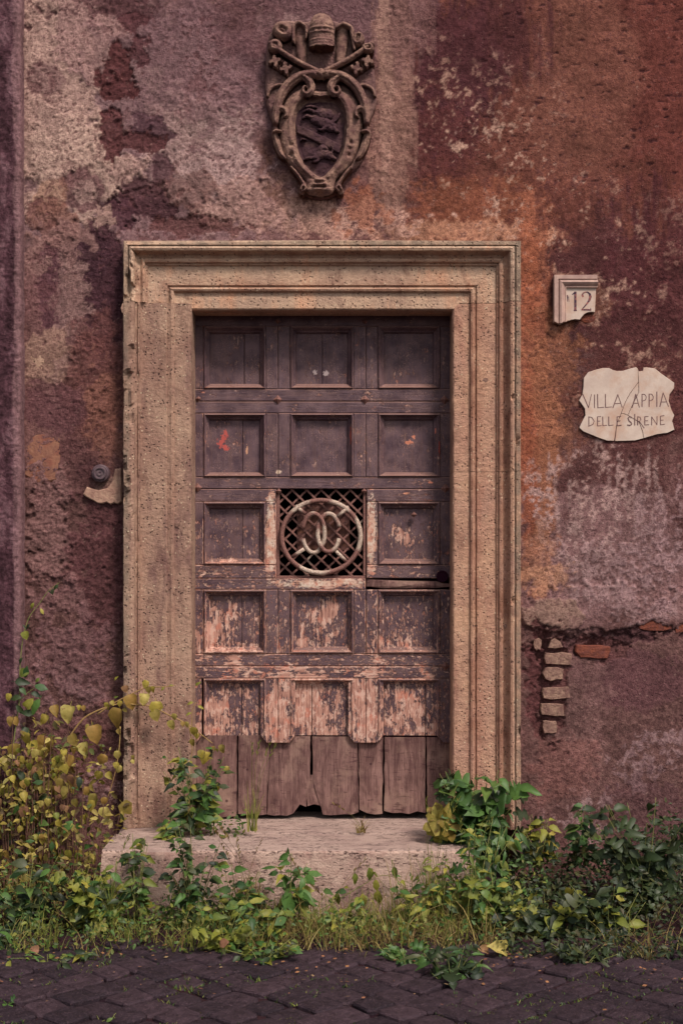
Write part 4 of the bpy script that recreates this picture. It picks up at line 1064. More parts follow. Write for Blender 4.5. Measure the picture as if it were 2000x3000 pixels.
# dark interior seen through the grille and under the leaf
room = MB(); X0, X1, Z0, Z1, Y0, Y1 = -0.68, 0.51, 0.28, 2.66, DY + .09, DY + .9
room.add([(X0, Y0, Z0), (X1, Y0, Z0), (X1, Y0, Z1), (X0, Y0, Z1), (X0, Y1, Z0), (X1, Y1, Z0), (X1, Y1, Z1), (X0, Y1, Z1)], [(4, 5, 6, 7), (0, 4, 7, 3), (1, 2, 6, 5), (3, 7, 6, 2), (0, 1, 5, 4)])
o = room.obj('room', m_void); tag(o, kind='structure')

# ---------------------------------------------------------------- coat of arms above the door (relief built on fine grids)
CS = 1.0 / 3.2667 / SPX
def c1(cx, cy): return ((700 + cx / 3.2667 - 1000) / SPX * .9875, EYE + (1640 - (20 + cy / 3.2667)) / SPX * .9875)
gxs = np.arange(215, 1350, 5.5); gys = np.arange(40, 1850, 5.5)
RX, RY = np.meshgrid(gxs, gys, indexing='ij')
def smooth_poly(pts, k=6):
    pts = np.array(pts, float); n = len(pts); out = []
    for i in range(n):
        p0, p1, p2, p3 = pts[i - 1], pts[i], pts[(i + 1) % n], pts[(i + 2) % n]
        for j in range(k):
            t = j / k
            out.append(0.5 * (2 * p1 + (p2 - p0) * t + (2 * p0 - 5 * p1 + 4 * p2 - p3) * t * t + (3 * p1 - p0 - 3 * p2 + p3) * t ** 3))
    return np.array(out)
def sdf_poly(pts, smooth=True):
    q_ = smooth_poly(pts) if smooth else np.array(pts, float)
    d = np.full(RX.shape, 1e9); ins = np.zeros(RX.shape, bool); n = len(q_)
    for i in range(n):
        a, b = q_[i], q_[(i + 1) % n]; e = b - a; L = max(e @ e, 1e-9)
        t = np.clip(((RX - a[0]) * e[0] + (RY - a[1]) * e[1]) / L, 0, 1)
        d = np.minimum(d, (RX - a[0] - e[0] * t) ** 2 + (RY - a[1] - e[1] * t) ** 2)
        cond = ((a[1] > RY) != (b[1] > RY))
        if abs(e[1]) > 1e-9: ins ^= cond & (RX < e[0] * (RY - a[1]) / e[1] + a[0])
    return np.where(ins, np.sqrt(d), -np.sqrt(d))       # positive inside
def stroke(pts, r):
    """Distance inside a tapering stroke along points (x, y), r a number or one radius per point: (depth 0..1, param)."""
    pts = np.array(pts, float); n = len(pts); rr = np.full(n, r, float) if np.isscalar(r) else np.array(r, float)
    fine = []
    for i in range(n - 1):
        p0, p1, p2, p3 = pts[max(i - 1, 0)], pts[i], pts[i + 1], pts[min(i + 2, n - 1)]
        for j in range(5):
            t = j / 5; fine.append(np.append(0.5 * (2 * p1 + (p2 - p0) * t + (2 * p0 - 5 * p1 + 4 * p2 - p3) * t * t + (3 * p1 - p0 - 3 * p2 + p3) * t ** 3), rr[i] * (1 - t) + rr[i + 1] * t))
    fine.append(np.append(pts[-1], rr[-1])); fine = np.array(fine)
    best = np.full(RX.shape, -1e9)
    for i in range(len(fine) - 1):
        a, b = fine[i, :2], fine[i + 1, :2]; e = b - a; L = max(e @ e, 1e-9)
        t = np.clip(((RX - a[0]) * e[0] + (RY - a[1]) * e[1]) / L, 0, 1)
        d = np.sqrt((RX - a[0] - e[0] * t) ** 2 + (RY - a[1] - e[1] * t) ** 2); rad = fine[i, 2] * (1 - t) + fine[i + 1, 2] * t
        best = np.maximum(best, 1 - d / rad)
    return best
def dome(d): return np.sqrt(np.clip(1 - (1 - np.clip(d, 0, 1)) ** 2, 0, 1))
def relief(name, H, mask, mat, parent, back=0.02):
    H = H + 0.0035 * fbm(RX / 40, RY / 40, 61, 5) + 0.0008 * fbm(RX / 9, RY / 9, 62, 3)
    cells = mask[:-1, :-1] & mask[1:, :-1] & mask[1:, 1:] & mask[:-1, 1:]
    ix = np.arange(RX.size).reshape(RX.shape)
    q_ = np.stack([ix[:-1, :-1], ix[1:, :-1], ix[1:, 1:], ix[:-1, 1:]], -1)[cells]
    X, Z = c1(RX, RY); V = np.stack([X, -H, Z], -1).reshape(-1, 3)
    # skirt round the edge
    cp = np.zeros((cells.shape[0] + 2, cells.shape[1] + 2), bool); cp[1:-1, 1:-1] = cells
    ii, jj = np.nonzero(cells); sk = []
    for di, dj, a, b in ((-1, 0, (0, 1), (0, 0)), (1, 0, (1, 0), (1, 1)), (0, -1, (0, 0), (1, 0)), (0, 1, (1, 1), (0, 1))):
        out = ~cp[ii + 1 + di, jj + 1 + dj]
        e0 = ix[ii[out] + a[0], jj[out] + a[1]]; e1 = ix[ii[out] + b[0], jj[out] + b[1]]
        sk.append(np.stack([e0, e1], -1))
    sk = np.vstack(sk); n0 = len(V); Vb = V.copy(); Vb[:, 1] = back
    q2 = np.stack([sk[:, 0], sk[:, 0] + n0, sk[:, 1] + n0, sk[:, 1]], -1)
    Vall = np.vstack([V, Vb]); F = np.vstack([q_[:, ::-1][:, [0, 1, 2, 3]], q2])
    used = np.unique(F); remap = np.zeros(len(Vall), int); remap[used] = np.arange(len(used))
    return np_mesh(name, Vall[used], remap[F], mat, parent, True)
cz_ = c1(780, 1000)
arms = empty('coat_of_arms', (cz_[0], 0, cz_[1]), 'carved stone coat of arms with tiara and crossed keys above the door', 'coat of arms')
mir = lambda pts, c=785: [(2 * c - x, y) for x, y in pts]
plate = sdf_poly([(780, 62), (620, 90), (420, 85), (300, 190), (262, 330), (245, 540), (245, 860), (285, 1010), (330, 1180), (345, 1370), (440, 1470), (560, 1590), (600, 1700), (590, 1760), (680, 1800), (780, 1815), (870, 1800), (940, 1750), (950, 1640), (1050, 1580), (1180, 1440), (1220, 1260), (1240, 1100), (1310, 920), (1318, 760), (1290, 520), (1215, 320), (1110, 190), (960, 100)])
Hp = 0.034 * dome(plate / 40); relief('backing_slab', Hp, plate > -2, m_crest_slab, arms)
# hollow dish of the cartouche with its thick lower body
dish = sdf_poly([(790, 790), (600, 760), (470, 850), (400, 1000), (380, 1180), (420, 1400), (510, 1530), (620, 1640), (640, 1770), (780, 1800), (900, 1770), (930, 1640), (1030, 1540), (1110, 1420), (1180, 1180), (1170, 1000), (1100, 850), (960, 770)])
inner = sdf_poly([(780, 850), (640, 850), (540, 960), (515, 1150), (550, 1380), (640, 1530), (780, 1630), (900, 1540), (990, 1400), (1030, 1160), (1010, 960), (920, 850)])
Hd = 0.040 + 0.034 * dome(dish / 90) - 0.042 * dome(np.clip(inner, 0, None) / 60) + 0.007 * np.exp(-((inner + 30) / 16) ** 2)
for (bx, by) in ((505, 1320), (500, 1410), (1065, 1290), (1055, 1350), (1045, 1410)):
    d_ = np.hypot(RX - bx, RY - by); Hd -= 0.014 * np.exp(-(d_ / 20) ** 2)
for (bx, by, rx_, ry_, h_) in ((712, 1645, 18, 22, -.012), (835, 1648, 18, 22, -.012), (770, 1660, 70, 12, .010), (770, 1700, 60, 10, .012), (770, 1745, 70, 14, .010), (720, 1700, 16, 16, .012), (820, 1700, 16, 16, .012), (770, 1722, 60, 6, -.010), (770, 1790, 30, 20, -.015)):
    Hd += h_ * np.exp(-((RX - bx) / rx_) ** 2 - ((RY - by) / ry_) ** 2)
relief('cartouche', Hd, dish > -1, m_crest, arms)
# shield field with its bend and the two lions
shd = sdf_poly([(780, 885), (640, 905), (560, 985), (532, 1100), (548, 1290), (600, 1450), (700, 1570), (778, 1612), (860, 1560), (950, 1440), (1000, 1300), (1022, 1120), (1000, 985), (925, 900)])
Hs = 0.030 + 0.016 * dome(shd / 160) + 0.008 * np.exp(-((shd - 8) / 8) ** 2)
shield = relief('shield', Hs, shd > -1, m_crest_dark, arms)
bend = sdf_poly([(538, 1095), (1012, 1312), (985, 1405), (548, 1195)], False)
relief('bend', Hs + 0.013 * np.clip(bend / 10, 0, 1), (bend > 0) & (shd > 12), m_crest_dark, shield, 0.0)
def lion(parts):
    f = np.zeros(RX.shape)
    for pts, r in parts: f = np.maximum(f, np.clip(stroke(pts, r), 0, 1))
    return f
f1 = lion([([(880, 1130), (800, 1090), (720, 1060)], [60, 55, 48]), ([(850, 1010), (800, 1010), (760, 1000)], [58, 62, 40]), ([(900, 1140), (925, 1170), (950, 1180)], [30, 26, 14]), ([(720, 1060), (650, 1030), (610, 1050)], [26, 20, 14]), ([(730, 1000), (670, 970), (620, 985)], [22, 18, 14]), ([(900, 1090), (940, 1060), (960, 1010)], [16, 12, 14]), ([(640, 940), (690, 935), (740, 945)], [14, 18, 12]), ([(830, 1130), (800, 1165), (760, 1160)], [26, 20, 12])])
relief('lion', Hs + 0.020 * dome(f1) + 0.004 * fbm(RX / 18, RY / 18, 71, 3) * (f1 > 0), (f1 > 0.02) & (shd > 14), m_crest_dark, shield, 0.0)
f2 = lion([([(740, 1420), (800, 1390), (870, 1410)], [46, 50, 40]), ([(780, 1360), (800, 1335), (830, 1345)], [34, 40, 26]), ([(720, 1430), (670, 1430), (625, 1445)], [22, 18, 12]), ([(880, 1420), (920, 1440), (950, 1470)], [26, 22, 14]), ([(880, 1390), (900, 1350), (880, 1320)], [14, 12, 8]), ([(760, 1440), (740, 1470), (700, 1470)], [20, 16, 10]), ([(640, 1260), (600, 1250), (590, 1270)], [10, 12, 8])])
relief('lion', Hs + 0.020 * dome(f2) + 0.004 * fbm(RX / 18, RY / 18, 72, 3) * (f2 > 0), (f2 > 0.02) & (shd > 14), m_crest_dark, shield, 0.0)
# scrolled strapwork, one run on each side
def strap(pts, r, h, base, ridge=True):
    d = stroke(pts, r); H = base + h * dome(d)
    if ridge: H = H - 0.007 * np.exp(-((d - 0.55) / 0.10) ** 2) * (d > 0)
    return H, d
def scroll_set(mx):
    M_ = (lambda p: mir(p)) if mx else (lambda p: p)
    H = np.zeros(RX.shape); K = np.zeros(RX.shape, bool)
    runs = [([(770, 640), (680, 640), (570, 668), (470, 740), (410, 830), (372, 930), (352, 1040), (350, 1110)], [44, 48, 50, 52, 50, 46, 40, 30], .050, .048),
            ([(600, 660), (660, 700), (690, 760), (680, 820), (640, 840), (612, 810), (625, 770), (650, 775)], [36, 42, 44, 38, 30, 24, 18, 12], .040, .056),
            ([(352, 1040), (385, 975), (440, 985), (455, 1040), (430, 1060)], [34, 40, 36, 26, 14], .044, .050),
            ([(350, 1120), (340, 1200), (365, 1300), (400, 1390), (440, 1440)], [22, 36, 40, 34, 18], .034, .036),
            ([(395, 1190), (350, 1185), (330, 1200)], [20, 24, 14], .040, .046),
            ([(270, 830), (300, 760), (370, 725), (430, 730)], [16, 22, 22, 14], .022, .032),
            ([(600, 1760), (620, 1700), (600, 1660), (560, 1600), (500, 1530)], [34, 30, 22, 22, 20], .040, .040),
            ([(590, 1750), (610, 1715), (640, 1735), (620, 1765)], [16, 22, 20, 12], .052, .040)]
    for pts, r, h, bs in runs:
        h2, d = strap(M_(pts), r, h, bs, max(r) > 33); k = d > 0
        H = np.where(k, np.maximum(H, h2), H); K |= k
    return relief('scroll', H, K, m_crest, arms)
scroll_set(False); scroll_set(True)
# shell between the two volutes
sh = stroke([(700, 650), (785, 640), (870, 650)], [40, 60, 40]); relief('shell', 0.055 + 0.040 * dome(sh) + 0.004 * np.cos((RX - 785) / 9) * (sh > 0.1), sh > 0, m_crest, arms)
# tiara
ti = sdf_poly([(785, 60), (720, 85), (682, 150), (668, 250), (666, 330), (676, 392), (730, 408), (790, 412), (850, 408), (905, 395), (918, 330), (915, 250), (900, 150), (855, 85)])
wd = np.clip(1 - ((RX - 792) / 132.0) ** 2, 0, 1)
Ht = 0.045 + 0.075 * np.sqrt(wd) * np.clip((RY - 30) / 150, 0, 1) ** 0.5
for by, bw, bh in ((228, 10, .007), (268, 10, .007), (343, 9, .007), (372, 24, .008), (402, 10, .010)): Ht += bh * np.exp(-((RY - by - 10 * ((RX - 792) / 130) ** 2 * -1) / bw) ** 2)
Ht += 0.003 * np.cos(RX / 9) * np.exp(-((RY - 248) / 14) ** 2); relief('tiara', Ht, ti > 0, m_crest, arms)
# lappets hanging from the tiara
lp = stroke([(585, 200), (590, 290), (598, 400), (602, 520)], [62, 58, 52, 44]); hood = stroke([(520, 330), (520, 200), (575, 150), (640, 200), (640, 300)], [16, 22, 26, 20, 12])
Hl = np.maximum(0.040 + 0.022 * dome(lp), np.where(hood > 0, 0.055 + 0.030 * dome(hood), 0)); relief('lappet', Hl, (lp > 0) | (hood > 0), m_crest, arms)
lp = stroke(mir([(585, 210), (580, 300), (592, 400), (602, 520)]), [60, 56, 52, 40]); hood = stroke(mir([(470, 400), (490, 260), (500, 200), (575, 160), (640, 200)]), [18, 20, 26, 26, 16])
Hl = np.maximum(0.040 + 0.022 * dome(lp), np.where(hood > 0, 0.055 + 0.030 * dome(hood), 0)); relief('lappet', Hl, (lp > 0) | (hood > 0), m_crest, arms)
# crossed keys: bow, shaft, bit with cross-shaped wards
def key(mx):
    M_ = (lambda p: mir(p)) if mx else (lambda p: p)
    sft = stroke(M_([(300, 350), (430, 440), (560, 520), (740, 610)]), [30, 30, 32, 34]); H = np.where(sft > 0, 0.052 + 0.036 * dome(sft), 0); K = sft > 0
    bit = sdf_poly(M_([(330, 440), (525, 562), (462, 662), (262, 530)]), False)
    bh = 0.030 + 0.045 * np.clip(bit / 10, 0, 1)
    a = math.radians(32)
    for (ox, oy) in ((345, 510), (445, 585)):
        ox = ox if not mx else 1570 - ox
        u = (RX - ox) * math.cos(a) + (RY - oy) * math.sin(a) * (1 if not mx else -1); w = -(RX - ox) * math.sin(a) * (1 if not mx else -1) + (RY - oy) * math.cos(a)
        u2 = np.where(mx, (RX - ox) * math.cos(a) - (RY - oy) * math.sin(a), u); w2 = np.where(mx, (RX - ox) * math.sin(a) + (RY - oy) * math.cos(a), w)
        for (cu, cw) in ((48, 0), (-48, 0), (0, 44), (0, -44)):
            bh = np.where((np.abs(u2 - cu) < 13) & (np.abs(w2 - cw) < 13), 0.034, bh)
        bh = np.where((np.abs(np.abs(u2) - 52) < 7) & (np.abs(w2) < 60), np.minimum(bh, 0.036), bh)
    H = np.where(bit > 0, np.maximum(H, bh), H); K |= bit > 0
    for pts, r in (([(345, 370), (345, 371)], 74), ([(405, 215), (430, 230)], 92)) if not mx else (([(330, 390), (350, 392)], 55), ([(430, 290), (440, 320)], 62)):
        b_ = stroke(M_(pts), r); H = np.where(b_ > 0, np.maximum(H, 0.045 + 0.055 * dome(b_) - 0.02 * np.exp(-((b_ - 0.85) / 0.2) ** 2)), H); K |= b_ > 0
    return relief('key', H, K, m_crest if mx else m_crest, arms)
key(False); key(True)

# ---------------------------------------------------------------- number plate
c9 = lambda x, y: crop(x, y, 1560, 760, 3.5636)
def slab(name, pts, yf, yb, mat, parent, bev=.0015):
    """Extruded outline with a small chamfer; triangulated by Blender."""
    import mathutils.geometry as mg
    q_ = [Vector((x, z, 0)) for x, z in pts]; n = len(q_)
    area = sum(q_[i].x * q_[(i + 1) % n].y - q_[(i + 1) % n].x * q_[i].y for i in range(n))
    if area < 0: q_.reverse()
    ins = []
    for i in range(n):
        a, b, c_ = q_[i - 1], q_[i], q_[(i + 1) % n]; e1 = (b - a).normalized(); e2 = (c_ - b).normalized()
        nn = Vector((-(e1.y + e2.y), e1.x + e2.x, 0)); nn = nn.normalized() if nn.length > 1e-6 else Vector((0, 0, 0)); ins.append(b + nn * bev)
    tris = mg.tessellate_polygon([ins])
    vs = [(p.x, yb, p.y) for p in q_] + [(p.x, yf + bev, p.y) for p in q_] + [(p.x, yf, p.y) for p in ins]; fs = []
    for l in range(2):
        for i in range(n): j = (i + 1) % n; fs.append((l * n + i, l * n + j, l * n + n + j, l * n + n + i))
    for t in tris:
        a, b, c_ = [ins[i] for i in t]; s = (b.x - a.x) * (c_.y - a.y) - (c_.x - a.x) * (b.y - a.y)
        fs.append(tuple(2 * n + i for i in (t if s > 0 else t[::-1])))
    return mesh_obj(name, vs, fs, mat, parent)
def w9(pts): return [(Wx(c9(x, y)[0]), Wz(c9(x, y)[1])) for x, y in pts]
b0 = w9([(430, 430)])[0]
num = empty('number_plate', (b0[0], 0, b0[1]), 'broken marble house number plate reading 12', 'house number')
slab('slab', w9([(208, 182), (655, 182), (648, 320), (636, 560), (600, 558), (560, 564), (525, 582), (500, 610), (478, 640), (430, 634), (395, 640), (345, 656), (318, 668), (270, 688), (240, 672), (208, 668)]), -.024, .03, m_marble, num)
mprof = [(0, .024), (0, .042), (40, .042), (44, .036), (50, .036), (56, .043), (75, .046), (95, .040), (112, .032), (120, .034), (126, .033), (130, .024)]
def mould_run(pa, pb, axis_):
    vs, fs = [], []; m = len(mprof)
    for (s, mit) in ((0, True), (1, False)):
        for w, h in mprof:
            if axis_ == 't': x, y = (208 + w if not s else 655 - (2 if w < 45 else -5)), 182 + w
            else: x, y = 208 + w, (182 + w if not s else 668 + (14 if 30 < w < 90 else -4))
            X_, Z_ = w9([(x, y)])[0]; vs.append((X_, -h, Z_))
    for i in range(m - 1):
        f = (i, i + 1, m + i + 1, m + i); fs.append(f if axis_ == 't' else f[::-1])
    fs.append(tuple(range(m, 2 * m)))
    return mesh_obj('moulding', vs, fs, m_marble_frame, num)
mould_run(0, 1, 't'); mould_run(0, 1, 'l')
def ribbon(mb, pts, w, y):
    """Flat lettering stroke lying just proud of a slab."""
    for i in range(len(pts) - 1):
        a, b = Vector((pts[i][0], pts[i][1])), Vector((pts[i + 1][0], pts[i + 1][1])); t = (b - a)
        if t.length < 1e-7: continue
        t.normalize(); s = Vector((-t.y, t.x)); w0 = w[i] if hasattr(w, '__len__') else w; w1 = w[i + 1] if hasattr(w, '__len__') else w
        a2 = a - t * w0 * .4; b2 = b + t * w1 * .4
        yy = y - 0.00004 * (len(mb.f) % 7)
        mb.add([(a2.x - s.x * w0, yy, a2.y - s.y * w0), (b2.x - s.x * w1, yy, b2.y - s.y * w1), (b2.x + s.x * w1, yy, b2.y + s.y * w1), (a2.x + s.x * w0, yy, a2.y + s.y * w0)], [(0, 1, 2, 3)])
k9 = 1 / 3.5636 / SPX
def glyph(name, strokes, w, y, mat, parent):
    mb = MB()
    for pts in strokes:
        ww = w
        if isinstance(pts, tuple): pts, ww = pts
        ribbon(mb, w9(pts), [x * k9 for x in ww] if hasattr(ww, '__len__') else ww * k9, y)
    return mb.obj(name, mat, parent)
glyph('digit', [([(432, 352), (432, 545)], [12, 12]), ([(400, 378), (432, 355)], [4, 10]), ([(415, 543), (446, 543)], [4, 4])], 8, -.0248, m_digit, num)
two = [(512, 400), (505, 385), (512, 365), (535, 353), (560, 353), (582, 372), (588, 400), (578, 435), (555, 470), (525, 505), (500, 533)]
glyph('digit', [(two, [10, 9, 6, 5, 6, 10, 13, 12, 8, 6, 5]), ([(498, 536), (550, 536), (594, 538)], [7, 8, 8]), ([(594, 540), (590, 518)], [4, 3])], 8, -.0248, m_digit, num)
glyph('digit', [([(350, 385), (352, 450)], [7, 3]), ([(362, 400), (366, 455)], [3, 2])], 5, -.0247, m_digit, num)
# rusty socket under the plate's broken corner
rough_block('iron_socket', [(Wx(c9(570 + 84 * math.cos(t), 620 + 50 * math.sin(t))[0]), Wz(c9(570 + 84 * math.cos(t), 620 + 50 * math.sin(t))[1])) for t in [i * math.pi / 5 for i in range(10)]], -.006, .03, m_brick_red, num, 0.004, 3)

# ---------------------------------------------------------------- villa name plaque
b0 = w9([(975, 1520)])[0]
plq = empty('name_plaque', (b0[0], 0, b0[1]), 'cracked pale marble plaque lettered VILLA APPIA DELLE SIRENE', 'plaque')
outline = [(525, 1240), (570, 1180), (640, 1155), (720, 1135), (790, 1135), (830, 1155), (870, 1166), (930, 1165), (1010, 1140), (1070, 1125)]
top_r = [(1100, 1170), (1140, 1165), (1145, 1130), (1180, 1128), (1270, 1140), (1330, 1190), (1400, 1240), (1470, 1290), (1467, 1350), (1420, 1415), (1412, 1480), (1440, 1570), (1470, 1630), (1448, 1690), (1472, 1780), (1400, 1815), (1290, 1830), (1150, 1870)]
bot = [(1060, 1895), (960, 1899), (850, 1900)]
left = [(770, 1897), (690, 1870), (520, 1800), (478, 1760), (500, 1710), (540, 1630), (535, 1560), (475, 1475), (510, 1410), (520, 1330)]
ckA = [(1090, 1142), (1095, 1285)]; ckB = [(1010, 1400), (960, 1490), (915, 1610)]; ckC = [(870, 1720), (842, 1898)]
ckD = [(1098, 1390), (1030, 1530), (985, 1630)]; ckE = [(1100, 1700), (1138, 1800), (1150, 1870)]
def inset(pts, d=3.2):
    n = len(pts); out = []; A = sum(pts[i][0] * pts[(i + 1) % n][1] - pts[(i + 1) % n][0] * pts[i][1] for i in range(n)); s = 1 if A > 0 else -1
    for i in range(n):
        a, b, c_ = Vector(pts[i - 1]), Vector(pts[i]), Vector(pts[(i + 1) % n]); e1, e2 = (b - a).normalized(), (c_ - b).normalized()
        nn = Vector((-(e1.y + e2.y), e1.x + e2.x)); nn = nn.normalized() if nn.length > 1e-6 else Vector((0, 0)); p = b + nn * d * s; out.append((p.x, p.y))
    return out
frags = [outline + ckA + ckB + ckC + left, ckA[1:] + ckD + [(950, 1616)] + ckB[::-1], [ckA[0]] + top_r + ckE[::-1][1:] + ckD[::-1] + [ckA[1]], [ckB[-1], (950, 1616), ckD[-1]] + ckE + bot + ckC[::-1][1:]]
for k, f in enumerate(frags): slab('fragment', w9(inset(f, 2.6)), -.010 + .0008 * (k % 2), .03, m_marble, plq, .0012)
slab('bedding_mortar', w9(inset(outline + [ckA[0]] + top_r + bot + left, 14)), -.006, .03, mat_simple('crack_mortar', C(96, 66, 62), C(110, 78, 70), 50), plq, .001)
L = 1410; B = 1552
T = {'V': [[(515, L), (575, B - 2)], [(605, L), (575, B - 2)]], 'I1': [[(637, L + 5), (637, B)]], 'L1': [[(668, L), (672, B)], [(672, B), (735, B - 6)]], 'L2': [[(750, L), (752, B - 4)], [(752, B - 4), (815, B - 10)]],
     'A1': [[(880, L + 4), (828, B)], [(880, L + 4), (925, B - 6)], [(845, 1508), (910, 1505)]], 'A2': [[(1068, L), (1030, B - 4)], [(1068, L), (1104, B - 4)], [(1042, 1505), (1094, 1503)]],
     'P1': [[(1132, L - 2), (1132, B - 12)], [(1132, L), (1160, L + 2), (1176, L + 26), (1170, L + 58), (1132, L + 74)]], 'P2': [[(1206, L - 2), (1206, B - 12)], [(1206, L - 2), (1234, L), (1250, L + 26), (1244, L + 56), (1206, L + 72)]],
     'I2': [[(1286, 1385), (1286, 1540)]], 'A3': [[(1352, 1395), (1318, 1540)], [(1352, 1395), (1408, 1540)], [(1330, 1492), (1390, 1490)]]}
M2, E2 = 1645, 1745
T2 = {'D': [[(578, M2), (578, E2)], [(574, M2), (610, M2 + 8), (634, M2 + 46), (620, E2 - 20), (574, E2)]], 'E1': [[(668, M2), (668, E2 - 4)], [(668, M2), (704, M2 - 2)], [(668, 1692), (698, 1690)], [(668, E2 - 4), (708, E2 - 8)]],
      'L3': [[(722, M2), (724, E2 - 6)], [(724, E2 - 6), (766, E2 - 12)]], 'L4': [[(784, M2), (786, E2 - 8)], [(786, E2 - 8), (832, E2 - 14)]], 'E2': [[(872, M2), (872, E2 - 8)], [(872, M2), (914, M2 - 4)], [(872, 1690), (906, 1686)], [(872, E2 - 8), (918, E2 - 12)]],
      'S': [[(1026, M2 + 10), (1005, M2 - 4), (986, M2 + 14), (996, M2 + 40), (1020, M2 + 60), (1024, E2 - 22), (1004, E2 - 10), (980, E2 - 16)]], 'I3': [[(1056, 1618), (1056, 1732)]],
      'R': [[(1086, M2 - 2), (1086, E2 - 14)], [(1086, M2), (1112, M2 + 4), (1120, M2 + 26), (1108, M2 + 46), (1086, M2 + 50)], [(1104, M2 + 48), (1155, E2 + 18)]],
      'E3': [[(1160, M2), (1160, E2 - 14)], [(1160, M2), (1198, M2 - 4)], [(1160, 1688), (1192, 1685)], [(1160, E2 - 14), (1204, E2 - 18)]], 'N': [[(1232, M2), (1232, E2 - 14)], [(1232, M2), (1288, E2 - 16)], [(1288, M2 - 6), (1288, E2 - 16)]],
      'E4': [[(1324, M2 - 6), (1324, E2 - 16)], [(1324, M2 - 6), (1362, M2 - 12)], [(1324, 1682), (1354, 1679)], [(1324, E2 - 16), (1368, E2 - 22)]]}
for d_ in (T, T2):
    for nme, st in d_.items():
        glyph('letter', [(p, [5.0 if i == 0 else 3.6] * len(p)) for i, p in enumerate(st)], 4.5, -.0106, m_ink, plq)

# ---------------------------------------------------------------- pipe stub and its mortar
pc_ = (765, 1270)
pcx, pcz = c5(775, 1275); X_, Z_ = Wx(pcx), Wz(pcz)
pipe = empty('pipe_stub', (X_, 0, Z_), 'capped metal pipe stub set in pale mortar beside the door surround', 'pipe')
def lathe(name, prof, mat, parent, n=24):
    vs = [(X_ + r * math.cos(2 * math.pi * k / n), y, Z_ + r * math.sin(2 * math.pi * k / n)) for y, r in prof for k in range(n)]; fs = []
    for i in range(len(prof) - 1):
        for k in range(n): j = (k + 1) % n; fs.append((i * n + k, (i + 1) * n + k, (i + 1) * n + j, i * n + j))
    fs.append(tuple((len(prof) - 1) * n + k for k in range(n - 1, -1, -1)))
    return mesh_obj(name, vs, fs, mat, parent, False)
lathe('flange', [(.02, .042), (-.012, .042), (-.020, .039), (-.024, .035), (-.024, .030)], m_metal, pipe)
lathe('cap', [(-.020, .030), (-.034, .030), (-.037, .027), (-.037, .022), (-.031, .020), (-.031, .012), (-.035, .011), (-.035, .006), (-.033, .004)], m_metal, pipe)
mp = [c5(*p) for p in ((650, 1410), (668, 1375), (705, 1388), (760, 1402), (825, 1385), (862, 1335), (876, 1280), (884, 1240), (930, 1232), (934, 1380), (934, 1488), (905, 1508), (875, 1500), (850, 1512), (820, 1494), (785, 1506), (750, 1502), (715, 1480), (690, 1470), (655, 1448), (640, 1432))]
slab('mortar', [(Wx(x), Wz(y)) for x, y in mp], -.009, .03, m_mortar, pipe, .005)

# ---------------------------------------------------------------- plants
def leaf_mesh(name, kind, mat, seed=0):
    r = random.Random(seed)
    if kind == 'heart': half = [(0, 0), (.02, .30), (.20, .44), (.45, .43), (.70, .30), (.88, .13), (1, 0)]
    elif kind == 'ovate': half = [(0, 0), (.10, .14), (.32, .27), (.58, .24), (.82, .11), (1, 0)]
    elif kind == 'lance': half = [(0, 0), (.2, .10), (.45, .14), (.75, .08), (1, 0)]
    else: half = [(0, .0), (.0, .20), (.06, .42), (.20, .46), (.30, .30), (.33, .16), (.44, .40), (.56, .52), (.70, .44), (.70, .26), (.64, .13), (.80, .22), (.92, .14), (1, 0)]
    n = len(half); vs = []; mid = []
    curl = {'heart': .14, 'ovate': .16, 'lance': .22, 'lobed': .12}[kind] * r.uniform(.2, 3.2); fold = r.uniform(.05, .75); tw = r.uniform(-.35, .35); wav = r.uniform(0, .07)
    def zc(x, y): return -curl * x * x + fold * abs(y) - 0.02 + tw * x * y * 2 + r.uniform(-wav, wav)
    for x, y in half: mid.append(len(vs)); vs.append((x, 0, -curl * x * x))
    L = []; Rr = []
    for x, y in half:
        ser = 1 + r.uniform(-.16, .12)
        L.append(len(vs)); vs.append((x, y * ser, zc(x, y))); Rr.append(len(vs)); vs.append((x, -y * ser * r.uniform(.9, 1.05), zc(x, y)))
    fs = []
    for i in range(n - 1):
        fs.append((mid[i], mid[i + 1], L[i + 1], L[i])); fs.append((mid[i], Rr[i], Rr[i + 1], mid[i + 1]))
    # petiole
    k0 = len(vs); vs += [(-.25, .012, .02), (-.25, -.012, .02), (.05, -.014, 0), (.05, .014, 0)]; fs.append((k0, k0 + 1, k0 + 2, k0 + 3))
    me = bpy.data.meshes.new(name); me.from_pydata(vs, [], fs); me.materials.append(mat)
    me.polygons.foreach_set('use_smooth', [True] * len(me.polygons)); me.validate(); me.update(); return me
LM = {}
for kind in ('heart', 'ovate', 'lance', 'lobed'):
    for mn, mt in (('yel', l_yel), ('grn', l_grn), ('dkg', l_dkg), ('olv', l_olv), ('pink', l_pink)):
        LM[kind, mn] = [leaf_mesh('leaf', kind, mt, s) for s in range(7)]

